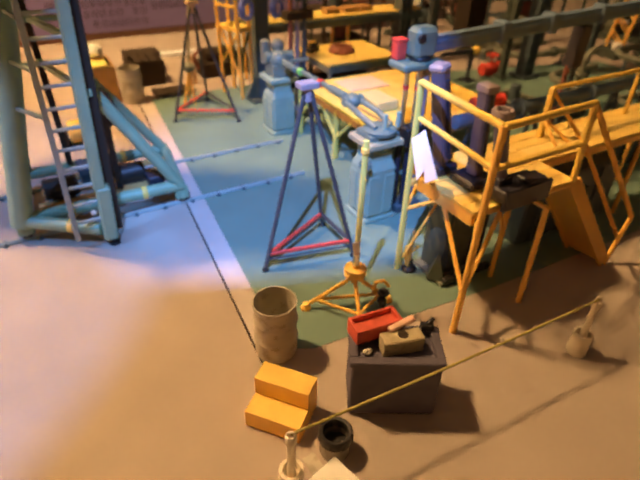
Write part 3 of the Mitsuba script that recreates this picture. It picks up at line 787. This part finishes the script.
# long far walkway
k = thing('far_walkway', 'long yellow raised walkway with dark frame in front of the back wall', 'platform')
for j in range(3):
    part(k, 'deck_plank', box((9.4, 14.95 + j * 0.36, 1.88), (6.5, 0.35, 0.05)), PLANKS[j % 3])
part(k, 'frame_beam', bar((6.15, 14.76, 1.74), (12.65, 14.76, 1.74), 0.1, 0.24), SLATE)
part(k, 'frame_beam', bar((6.15, 15.86, 1.74), (12.65, 15.86, 1.74), 0.1, 0.24), SLATE)
for x, m_ in ((6.3, YELO), (8.2, SLATE), (9.6, YELO), (10.9, SLATE), (12.5, SLATE)):
    for y in (14.8, 15.8):
        part(k, 'leg', bar((x, y, 0.004), (x, y, 1.7), 0.09), m_)
for x in (9.2, 9.9, 10.5):
    part(k, 'crate_cleat', box((x, 15.3, 1.93), (0.5, 0.4, 0.16)), PLY_)

# yellow stand at the left end
k = thing('yellow_scaffold', 'small yellow scaffold stand with braced legs behind the far tripod', 'scaffold')
for x, y in ((5.18, 14.88), (5.45, 14.05), (5.9, 14.3), (5.6, 15.1)):
    part(k, 'leg', cyl((x, y, 0.006), (x - 0.05, y, 3.0), 0.05, 10), YELO)
part(k, 'deck', sheet([(5.10, 14.95, 1.95), (5.42, 13.98, 1.95), (5.98, 14.25, 1.95), (5.65, 15.2, 1.95)], 0.1), YELO, False)
part(k, 'rail', cyl((5.15, 14.88, 2.55), (5.42, 14.05, 2.55), 0.045, 10), YELO)
part(k, 'brace', cyl((5.45, 14.05, 0.5), (5.2, 14.85, 1.9), 0.035, 10), YELO)
part(k, 'brace', cyl((5.18, 14.88, 0.9), (5.44, 14.08, 1.9), 0.035, 10), YELO)
part(k, 'brace', cyl((5.45, 14.05, 1.0), (5.88, 14.3, 1.9), 0.035, 10), DKBROWN)

# dark column with hanging rings
k = thing('steel_column', 'dark green steel column with cross arm from which two blue rings hang', 'column')
part(k, 'base', box((5.98, 13.75, 0.006), (0.85, 0.65, 0.1)), DKGREEN)
part(k, 'shaft', box((5.98, 13.75, 0.1), (0.40, 0.36, 4.1), 0, 0.03), SLATE)
part(k, 'rib', bar((5.76, 13.56, 0.15), (5.76, 13.56, 4.1), 0.05), DKGREEN)
part(k, 'gusset', sheet([(6.18, 13.75, 0.1), (6.5, 13.75, 0.1), (6.18, 13.75, 0.9)], 0.08), DKGREEN, False)
part(k, 'gusset', sheet([(5.78, 13.75, 0.1), (5.45, 13.75, 0.1), (5.78, 13.75, 0.8)], 0.08), DKGREEN, False)
part(k, 'cross_arm', bar((5.3, 13.45, 3.6), (6.65, 13.45, 3.6), 0.1), SLATE)
for x, lab in ((5.47, 'blue hose ring hanging left of the dark column'), (6.36, 'blue hose ring hanging right of the dark column')):
    kk = thing('hose_ring', lab, 'hose')
    part(kk, 'coil', join(torus((x, 13.42, 2.62), 0.24, 0.05, (0.45, -0.9, 0)), torus((x + .02, 13.38, 2.60), 0.20, 0.045, (0.5, -0.85, 0.1))), RINGB)
    part(kk, 'hanger', cyl((x, 13.44, 2.8), (x, 13.45, 3.6), 0.02, 8), SLATE)

# ------------------------------------------------------------------ actuator post with the long arm
k = thing('arm_machine', 'upright blue machine post with twin rods and a long grey blue arm', 'machine')
b0 = A(5.66, 6.62, 0.006)
part(k, 'base', box((5.92, 6.80, 0.006), (0.6, 0.5, 0.16)), SLATE)
for dx, dy in ((-0.10, 0.1), (0.06, -0.02)):
    rd = part(k, 'cylinder', cyl((5.75 + dx, 6.66 + dy, 0.15), (5.75 + dx, 6.66 + dy, 1.75), 0.07, 14), NAVYD)
    part(rd, 'rod', cyl((5.75 + dx, 6.66 + dy, 1.7), (5.75 + dx, 6.66 + dy, 2.85), 0.04, 12), CHROME)
    part(rd, 'band', cyl((5.75 + dx, 6.66 + dy, 2.45), (5.75 + dx, 6.66 + dy, 2.53), 0.05, 12), RED, label='red band')
part(k, 'column', cyl((5.98, 6.70, 0.15), (5.98, 6.70, 2.85), 0.10, 16), VIOLET)
part(k, 'column', cyl((6.16, 6.9, 0.15), (6.16, 6.9, 2.85), 0.08, 16), ARMB)
part(k, 'valve_block', box((5.85, 6.65, 1.45), (0.5, 0.3, 0.35)), BLACK)
part(k, 'table', box((5.80, 6.74, 2.83), (0.85, 0.5, 0.12), 0, 0.03), HEADB)
part(k, 'swivel', lathe((5.86, 6.74, 2.94), [[0, 0], [0.19, 0], [0.2, 0.05], [0.15, 0.12], [0, 0.12]], 28), BLACK)
part(k, 'head', box((5.86, 6.74, 2.985), (0.46, 0.34, 0.50), 0, 0.07), HEADB)
part(k, 'eye', cyl((5.72, 6.55, 3.33), (5.72, 6.60, 3.33), 0.075, 16), BLACK, label='dark round eye')
part(k, 'arm', bar((6.0, 6.74, 3.155), (13.5, 6.74, 3.40), 0.22, 0.22), ARMB)
part(k, 'arm_cap', bar((6.05, 6.74, 3.285), (13.5, 6.74, 3.53), 0.16, 0.05), ARMB)
for x in (7.7, 9.0, 10.5, 12.0):
    part(k, 'arm_clamp', box((x, 6.74, 3.0 + (x - 6) * 0.033), (0.2, 0.3, 0.36)), ARMB)
part(k, 'prop', box((10.1, 6.75, 2.3), (0.32, 0.26, 0.85)), NAVYD)
part(k, 'prop_foot', box((10.1, 6.75, 0.006), (0.5, 0.5, 0.1)), NAVYD)
for dx in (-0.12, 0.12):
    part(k, 'prop_rod', cyl((10.1 + dx, 6.75, 0.1), (10.1 + dx, 6.75, 2.35), 0.05, 12), RUST if dx < 0 else SLATE)
k = thing('relay_box', 'red relay box beside the head of the arm machine', 'box')
part(k, 'body', box((5.52, 6.90, 2.953), (0.2, 0.18, 0.30)), RED)
part(k, 'lid', box((5.52, 6.90, 3.254), (0.22, 0.2, 0.04)), RED)

# second machine post behind the far pedestal
k = thing('lift_post', 'dark twin rod lifting post behind the far blue pedestal', 'machine')
part(k, 'base', box((6.35, 12.2, 0.006), (0.6, 0.6, 0.14)), SLATE)
for dx, m_ in ((-0.2, RUST), (0.0, VIOLET), (0.2, SLATE)):
    part(k, 'rod', cyl((6.35 + dx, 12.2, 0.12), (6.35 + dx, 12.2, 4.3), 0.06, 12), m_)
part(k, 'crosshead', box((6.35, 12.2, 2.55), (0.75, 0.35, 0.2)), DKBROWN)
part(k, 'crosshead', box((6.35, 12.2, 0.8), (0.7, 0.3, 0.3)), BLACK)
part(k, 'arm', bar((6.3, 12.2, 3.05), (13.0, 12.2, 3.05), 0.18, 0.18), SLATE)
part(k, 'arm_post', box((10.9, 12.2, 0.006), (0.24, 0.24, 2.95)), SLATE)

# ------------------------------------------------------------------ left rear clutter
k = thing('plywood_bin', 'orange brown plywood bin holding a crumpled white bag', 'bin')
BX, BY = 1.72, 16.0
for dx, dy, sx, sy in ((0, -0.6, 0.9, 0.05), (0, 0.6, 0.9, 0.05), (-0.43, 0, 0.05, 1.18), (0.43, 0, 0.05, 1.18)):
    part(k, 'side', box((BX + dx, BY + dy, 0.003), (sx, sy, 1.02), 0, 0.008), PLY_)
part(k, 'floor', box((BX, BY, 0.003), (0.84, 1.16, 0.04), 0, 0), PLY_)
part(k, 'lid', box((BX - 0.08, BY, 1.024), (0.75, 1.1, 0.04), 0, 0.008), PLANKS[0])
bag = ball((0, 0, 0), 0.24, (1.0, 1.0, 0.85), 3)
bag.vertices *= (0.7 + 0.6 * meshkit.fbm(bag.vertices * 6))[:, None]
bag.apply_translation([BX + 0.12, BY + 0.3, 1.27])
single('crumpled_bag', 'crumpled white bag on top of the plywood bin', 'bag', bag, WHITE, True)
drum('grey oil drum far back between the plywood bin and the dark crates', A(2.50, 15.28, 0), 0.31, 0.98, CONC)
k = thing('dark_crate', 'dark brown open crate in front of another crate behind the far drum', 'crate')
for dx, dy, sx, sy in ((0, -0.42, 1.0, 0.05), (0, 0.42, 1.0, 0.05), (-0.475, 0, 0.05, 0.8), (0.475, 0, 0.05, 0.8)):
    part(k, 'side', box((3.3 + dx, 16.9 + dy, 0.003), (sx, sy, 0.74), 0, 0.006), DKBROWN)
part(k, 'floor', box((3.3, 16.9, 0.003), (0.95, 0.82, 0.04), 0, 0), DKBROWN)
for x in (3.05, 3.3, 3.55):
    part(k, 'slat', box((x, 16.9, 0.744), (0.2, 0.88, 0.025), 0, 0.004), DKBROWN)
k = thing('dark_crate', 'dark brown closed crate with lid at the rear, left of the white floor batten', 'crate')
part(k, 'body', box((3.5, 18.3, 0.003), (1.1, 0.8, 0.56), 0, 0.02), DKBROWN)
for x in (3.05, 3.5, 3.95):
    part(k, 'batten', bar((x, 17.88, 0.02), (x, 17.88, 0.55), 0.08), RUST)
part(k, 'lid', box((3.5, 18.3, 0.56), (1.14, 0.85, 0.05), 0, 0.01), DKBROWN)
k = thing('flat_skid', 'flat dark timber skid on the floor left of the far tripod', 'skid')
for j in range(4):
    part(k, 'board', box((3.72, 15.15 + j * 0.16, 0.1), (1.2, 0.14, 0.05)), DKBROWN)
for x in (3.25, 4.2):
    part(k, 'runner', bar((x, 15.08, 0.052), (x, 15.72, 0.052), 0.1), DKBROWN)
single('white_batten', 'long white batten lying on the floor before the back wall', 'batten', bar((4.1, 19.6, 0.08), (8.4, 19.3, 0.08), 0.28, 0.16), PAPER)
k = thing('test_jig', 'dark test jig with orange legs standing behind the far tripod', 'jig')
for f in ((3.72, 14.30), (4.02, 14.25), (4.05, 14.85)):
    part(k, 'leg', cyl((f[0], f[1], 0.006), (4.03, 14.5, 0.95), 0.035, 10), YELO)
part(k, 'hub', join(lathe((4.03, 14.5, 0.9), [[0, 0], [0.12, 0], [0.2, 0.08], [0.2, 0.16], [0.08, 0.24], [0, 0.24]], 18)), OLIVE)
part(k, 'rod', cyl((4.03, 14.5, 1.05), (4.27, 14.5, 3.0), 0.035, 10), BRUSHY)
single('tan_spindle', 'slim tan wooden spindle standing on the floor behind the far tripod', 'spindle', lathe((4.6, 16.1, 0.003), [[0, 0], [0.1, 0], [0.11, 0.1], [0.08, 0.5], [0.05, 0.85], [0, 0.9]], 16), TANW)
k = thing('engine_block', 'dark lumpy engine block on the floor behind the far tripod', 'engine')
part(k, 'body', join(box((5.75, 16.75, 0.003), (1.5, 0.7, 0.5), 0, 0.06), cyl((5.2, 16.75, 0.65), (6.3, 16.75, 0.65), 0.25, 16)), DKBROWN)
part(k, 'flywheel', cyl((6.5, 16.7, 0.42), (6.62, 16.7, 0.42), 0.4, 22), BLACK)
part(k, 'pipe', wire([(4.95, 16.6, 0.3), (4.8, 16.6, 0.7), (5.1, 16.6, 0.95)], 0.06), RUST)
k = thing('orange_winch', 'small orange winch on the floor behind the gantry mast', 'winch')
part(k, 'drum', cyl((0.45, 12.75, 0.35), (0.85, 12.75, 0.35), 0.28, 20), YELO)
part(k, 'stand', join(box((0.65, 12.75, 0.003), (0.7, 0.6, 0.08)), box((0.38, 12.75, 0.05), (0.06, 0.4, 0.4)), box((0.92, 12.75, 0.05), (0.06, 0.4, 0.4))), DKBROWN)

# ------------------------------------------------------------------ long pipe and red valve behind the platform
k = thing('long_pipe', 'long grey teal pipe on a dark ribbed bed behind the plank walkway', 'pipe')
part(k, 'pipe', cyl((6.45, 6.25, 1.88), (13.4, 6.25, 1.88), 0.13, 18), ARMB)
part(k, 'bed', box((10.2, 6.1, 0.006), (6.8, 0.62, 0.95), 0, 0.03), SLATE)
for i in range(12):
    part(k, 'bed_rib', box((7.1 + i * 0.56, 5.76, 0.04), (0.09, 0.06, 0.88), 0, 0.008), DKGREEN)
for x in (6.9, 8.6, 11.2, 13.0):
    part(k, 'trestle', join(bar((x, 6.0, 0.95), (x, 6.22, 1.78), 0.07), bar((x, 6.4, 0.95), (x, 6.27, 1.78), 0.07), bar((x, 6.05, 1.1), (x, 6.37, 1.1), 0.05)), SLATE)
for x in (8.1, 10.2, 12.1):
    part(k, 'flange', cyl((x - 0.05, 6.25, 1.88), (x + 0.05, 6.25, 1.88), 0.2, 20), ARMB)


def valve(label, c, s=1.0, m=RED):
    k = thing('red_valve', label, 'valve')
    c = A(*c)
    part(k, 'body', join(ball(c + A(0, 0, 0.22 * s), 0.2 * s, (1.3, 1, 1)), cyl(c + A(-0.34 * s, 0, 0.22 * s), c + A(0.34 * s, 0, 0.22 * s), 0.11 * s, 16), cyl(c + A(-0.36 * s, 0, 0.22 * s), c + A(-0.29 * s, 0, 0.22 * s), 0.2 * s), cyl(c + A(0.29 * s, 0, 0.22 * s), c + A(0.36 * s, 0, 0.22 * s), 0.2 * s), cyl(c + A(0, 0, 0.0), c + A(0, 0, 0.1 * s), 0.18 * s)), m)
    part(k, 'hand_wheel', join(torus(c + A(0, 0, 0.62 * s), 0.17 * s, 0.03 * s), cyl(c + A(0, 0, 0.4 * s), c + A(0, 0, 0.64 * s), 0.03 * s), bar(c + A(-0.17 * s, 0, 0.62 * s), c + A(0.17 * s, 0, 0.62 * s), 0.03 * s)), m)
    return k


valve('red valve with hand wheel on the floor left of the slate columns', (14.2, 12.55, 0.003), 1.1)
k = thing('red_coupling', 'red pipe coupling on the long grey teal pipe behind the jacks', 'coupling')
part(k, 'body', join(cyl((6.9, 6.25, 2.14), (7.5, 6.25, 2.14), 0.11, 18), ball((7.2, 6.25, 2.17), 0.17), box((7.2, 6.25, 2.006), (0.2, 0.16, 0.1))), RED)
part(k, 'end_flange', cyl((6.84, 6.25, 2.15), (6.91, 6.25, 2.15), 0.135, 20), RED)
part(k, 'end_flange', cyl((7.49, 6.25, 2.15), (7.56, 6.25, 2.15), 0.135, 20), RED)

# ------------------------------------------------------------------ right rear: columns, pipe work, machines
COLS = [(15.2, 11.9, 0.42, 7.0, SLATE, 'thick slate column behind the long arm, right of the red valve'),
        (14.3, 12.1, 0.2, 7.0, DKGREEN, 'thin dark green column left of the thick slate column'),
        (11.9, 14.9, 0.45, 6.5, SLATE, 'dark slate column between the far bench and the red relay box'),
        (17.4, 11.2, 0.26, 7.0, SLATE, 'slate column far right behind the curved pipes'),
        (19.5, 15.0, 0.35, 7.0, DKGREEN, 'dark green column in the far middle of the machine hall'),
        (22.8, 10.2, 0.4, 7.0, SLATE, 'dark column at the far right edge')]
for x, y, w_, hgt, m_, lab in COLS:
    k = thing('steel_column', lab, 'column')
    part(k, 'base', box((x, y, 0.006 if (x < 19.4 and y < 15.1) else 0.002), (w_ * 1.8, w_ * 1.8, 0.12)), m_)
    part(k, 'web', box((x, y, 0.1), (w_ * 0.25, w_, hgt), 0, 0.01), m_)
    for s in (-1, 1):
        part(k, 'flange', box((x + s * w_ * 0.42, y, 0.1), (w_ * 0.2, w_, hgt), 0, 0.01), m_)

PIPES = [('low olive pipe loop beside the slate pump set on the green floor', 15.0, 9.6, 0.8, 0.55), ('wide olive pipe loop at the far right on the green floor', 19.0, 10.0, 0.9, 0.75), ('olive pipe loop behind the thick slate column', 16.2, 13.2, 0.8, 0.5)]
for lab, x, y, R_, z in PIPES:
    k = thing('pipe_loop', lab, 'pipe')
    pts = [A(x + 1.9, y + R_, z), *arc((x, y), R_, 90, 270, z, 12), A(x + 1.9, y - R_, z)]
    part(k, 'pipe', wire(pts, 0.11, 10), OLIVE)
    for q in (pts[0] + A(-0.3, 0, 0), pts[6], pts[-1] + A(-0.3, 0, 0)):
        part(k, 'support', join(bar((q[0], q[1], 0.006), (q[0], q[1], z), 0.09), box((q[0], q[1], 0.006), (0.3, 0.3, 0.04))), SLATE)
    part(k, 'flange', cyl(pts[0] + A(-0.9, 0, 0), pts[0] + A(-0.8, 0, 0), 0.19, 16), DKGREEN)
    part(k, 'flange', cyl(pts[-1] + A(-0.9, 0, 0), pts[-1] + A(-0.8, 0, 0), 0.19, 16), DKGREEN)


def pipe_skid(label, x, y, wx, wy, rz, m_):
    k = thing('pipe_skid', label, 'skid')
    Mx = trimesh.transformations.translation_matrix([x, y, 0.006]) @ trimesh.transformations.rotation_matrix(math.radians(rz), [0, 0, 1])

    def pp(name, mesh, mm):
        mesh.apply_transform(Mx)
        part(k, name, mesh, mm)
    for sy in (-1, 1):
        pp('side_bar', bar((-wx / 2, sy * wy / 2, 0.30), (wx / 2, sy * wy / 2, 0.30), 0.16, 0.16), m_)
        for sx in (-0.9, 0, 0.9):
            pp('foot', box((sx * wx / 2, sy * wy / 2, 0), (0.2, 0.2, 0.24)), SLATE)
    for f in (-0.95, -0.35, 0.3, 0.95):
        pp('cross_bar', bar((f * wx / 2, -wy / 2, 0.32), (f * wx / 2, wy / 2, 0.32), 0.13, 0.13), m_)
    pp('diagonal', bar((-0.35 * wx / 2, -wy / 2, 0.34), (0.3 * wx / 2, wy / 2, 0.34), 0.1), m_)
    pp('bollard', cyl((0.62 * wx / 2, 0, 0.0), (0.62 * wx / 2, 0, 0.75), 0.16, 16), SLATE)
    pp('bollard', cyl((-0.65 * wx / 2, 0.1, 0.0), (-0.65 * wx / 2, 0.1, 0.6), 0.13, 16), BLACK)


pipe_skid('olive steel frame on the floor between the pipe loop and the slate pump set', 11.4, 9.6, 2.8, 1.1, 8, OLIVE)
pipe_skid('long olive steel frame on the floor at the right behind the walkway rail', 17.0, 7.6, 4.2, 1.2, -6, OLIVE)
pipe_skid('olive steel frame at the far right edge behind the walkway', 21.6, 8.4, 3.4, 1.2, 12, OLIVE)
pipe_skid('olive steel frame beside the red valve on the floor', 16.3, 14.9, 2.4, 1.1, 15, OLIVE)


def pump(label, x, y, rz, m1, m2, s=1.0, zf=0.003):
    k = thing('pump_set', label, 'pump')
    Mx = trimesh.transformations.translation_matrix([x, y, zf]) @ trimesh.transformations.rotation_matrix(math.radians(rz), [0, 0, 1]) @ np.diag([s, s, s, 1])

    def pp(name, mesh, m_):
        mesh.apply_transform(Mx)
        part(k, name, mesh, m_)
    pp('skid', join(bar((-0.9, -0.3, 0.08), (0.9, -0.3, 0.08), 0.12, 0.16), bar((-0.9, 0.3, 0.08), (0.9, 0.3, 0.08), 0.12, 0.16), bar((-0.8, -0.3, 0.1), (-0.8, 0.3, 0.1), 0.1), bar((0.8, -0.3, 0.1), (0.8, 0.3, 0.1), 0.1), bar((0, -0.3, 0.1), (0, 0.3, 0.1), 0.1)), DKGREEN)
    pp('motor', join(cyl((-0.8, 0, 0.48), (0.0, 0, 0.48), 0.3, 20), box((-0.4, 0, 0.14), (0.5, 0.4, 0.16)), box((-0.45, 0.12, 0.72), (0.25, 0.25, 0.16))), m1)
    pp('shaft', cyl((-0.02, 0, 0.48), (0.3, 0, 0.48), 0.07), CHROME)
    pp('casing', join(cyl((0.3, 0, 0.48), (0.6, 0, 0.48), 0.32, 22), cyl((0.45, 0, 0.6), (0.45, 0, 1.15), 0.11), cyl((0.45, 0, 1.1), (0.45, 0, 1.16), 0.19), box((0.45, 0, 0.14), (0.3, 0.4, 0.16))), m2)
    pp('outlet', wire([(0.45, 0, 1.15), (0.45, 0, 1.5), (0.75, 0, 1.65), (1.3, 0, 1.65)], 0.1, 10), m2)


pump('slate pump set on the green floor behind the long arm', 13.2, 8.6, 20, SLATE, OLIVE, 1.0, 0.006)
pump('olive pump set far back below the thick slate column', 18.6, 15.6, 75, OLIVE, DKGREEN, 1.3, 0.006)
pump('dark pump set near the back wall behind the red relay box', 15.5, 18.8, 10, DKBROWN, SLATE, 1.3, 0.002)
pump('rust brown pump set near the back wall in the far middle', 19.0, 19.2, 60, RUST, DKBROWN, 1.5, 0.002)
pump('dark green pump set at the far right behind the pipe loops', 22.6, 11.9, 35, DKGREEN, SLATE, 1.4, 0.002)
pump('black pump set at the far right edge', 23.8, 13.8, 120, BLACK, OLIVE, 1.5, 0.002)


def frame_rack(label, x, y, wx, wy, h, m_, filler):
    k = thing('machine_frame', label, 'machine frame')
    for sx in (-1, 1):
        for sy in (-1, 1):
            part(k, 'post', bar((x + sx * wx / 2, y + sy * wy / 2, 0.006), (x + sx * wx / 2, y + sy * wy / 2, h), 0.12), m_)
    for z in (0.5, h * 0.5, h - 0.06):
        for sy in (-1, 1):
            part(k, 'beam', bar((x - wx / 2, y + sy * wy / 2, z), (x + wx / 2, y + sy * wy / 2, z), 0.1), m_)
        for sx in (-1, 1):
            part(k, 'beam', bar((x + sx * wx / 2, y - wy / 2, z), (x + sx * wx / 2, y + wy / 2, z), 0.1), m_)
    rr = random.Random(int(x * 10 + y))
    for j, f in enumerate(filler):
        px_, py_ = x + wx * (rr.random() - 0.5) * 0.6, y + wy * (rr.random() - 0.5) * 0.5
        z0 = (0.55, h * 0.5 + 0.05)[j % 2]
        part(k, 'tank', join(lathe((px_, py_, z0), [[0, 0], [0.25, 0], [0.28, 0.05], [0.28, 0.55], [0.2, 0.65], [0, 0.68]], 18), cyl((px_, py_, z0 + 0.6), (px_, py_, z0 + 0.85), 0.06)), f)
        part(k, 'shelf', box((x, y, z0 - 0.05), (wx, wy, 0.05)), m_)


frame_rack('tall dark brown machine frame behind the far bench', 10.9, 17.6, 2.0, 1.4, 3.2, DKBROWN, (RUST, SLATE))
frame_rack('tall dark machine frame near the back wall above the red relay box', 17.6, 21.2, 2.6, 1.6, 3.0, DKBROWN, (TANW, RUST, SLATE))
frame_rack('wide slate machine frame in the far middle behind the arm', 21.5, 17.6, 3.0, 1.8, 2.8, SLATE, (RUST, OLIVE, DKBROWN))
frame_rack('dark green machine frame at the far right behind the lattice crane', 25.5, 15.6, 2.6, 1.8, 3.2, DKGREEN, (OLIVE, DKBROWN))
frame_rack('rust brown machine frame left of the far middle pumps', 14.0, 21.0, 2.0, 1.5, 2.4, RUST, (DKBROWN, TANW))

# gauges, lilac cover sheet
for x, y, z, lab in ((14.0, 17.6, 1.75, 'round white gauge on a post, left one of two near the top'), (14.5, 17.4, 1.5, 'round white gauge on a post, right one of two near the top')):
    k = thing('gauge', lab, 'gauge')
    part(k, 'post', join(cyl((x, y, 0.003), (x, y, z), 0.045), box((x, y, 0.003), (0.3, 0.3, 0.04))), SLATE)
    part(k, 'dial', cyl((x + 0.03, y, z + 0.1), (x - 0.07, y - 0.12, z + 0.16), 0.19, 22), WHITE)
    part(k, 'bezel', torus((x - 0.07, y - 0.12, z + 0.16), 0.19, 0.025, (-0.5, -0.7, 0.3)), SLATE)
k = thing('covered_cabinet', 'dark cabinet with a pale lilac cover at the top near the back wall', 'cabinet')
part(k, 'body', box((16.6, 16.3, 0.003), (1.0, 0.8, 2.0)), DKBROWN)
part(k, 'cover', box((16.6, 16.3, 2.0), (1.1, 0.9, 0.3), 0, 0.05), mat('m_lilac', (0.55, 0.5, 0.62), 0.7))
k = thing('hand_lever', 'dark lever with yellow knob standing on the floor right of the arm machine head', 'lever')
part(k, 'post', join(box((13.0, 12.4, 0.006), (0.4, 0.4, 0.06)), bar((13.0, 12.4, 0.05), (13.0, 12.4, 0.95), 0.1)), NAVYD)
part(k, 'arm', bar((11.9, 12.65, 0.93), (13.1, 12.38, 1.0), 0.12), NAVYD)
part(k, 'knob', ball((13.15, 12.37, 1.0), 0.15), YEL, label='yellow knob')

# orange lattice crane at the upper right
k = thing('lattice_crane', 'orange lattice crane boom at the upper right', 'crane')
a0, a1 = A(20.6, 12.2, 0.3), A(24.2, 13.5, 5.5)
side = A(-0.34, 0.94, 0) * 0.3
part(k, 'base', box((20.6, 12.2, 0.002), (0.9, 0.9, 0.35)), DKGREEN)
part(k, 'foot', ball((20.4, 11.95, 0.45), 0.2), WHITE)
upv = A(-0.55, -0.2, 0.8) * 0.3
for s in (-1, 1):
    part(k, 'chord', cyl(a0 + side * s, a1 + side * s, 0.05, 10), YELO)
    part(k, 'chord', cyl(a0 + side * s + upv, a1 + side * s + upv, 0.05, 10), YELO)
for j in range(11):
    p, q = a0 + (a1 - a0) * j / 11, a0 + (a1 - a0) * (j + 1) / 11
    part(k, 'lacing', join(cyl(p - side, q + side, 0.03, 8), cyl(p - side + upv, q + side + upv, 0.03, 8), cyl(p + side, q + side + upv, 0.03, 8), cyl(p - side, q - side + upv, 0.03, 8)), YELO)

labels = {k_: v for k_, v in labels.items()}
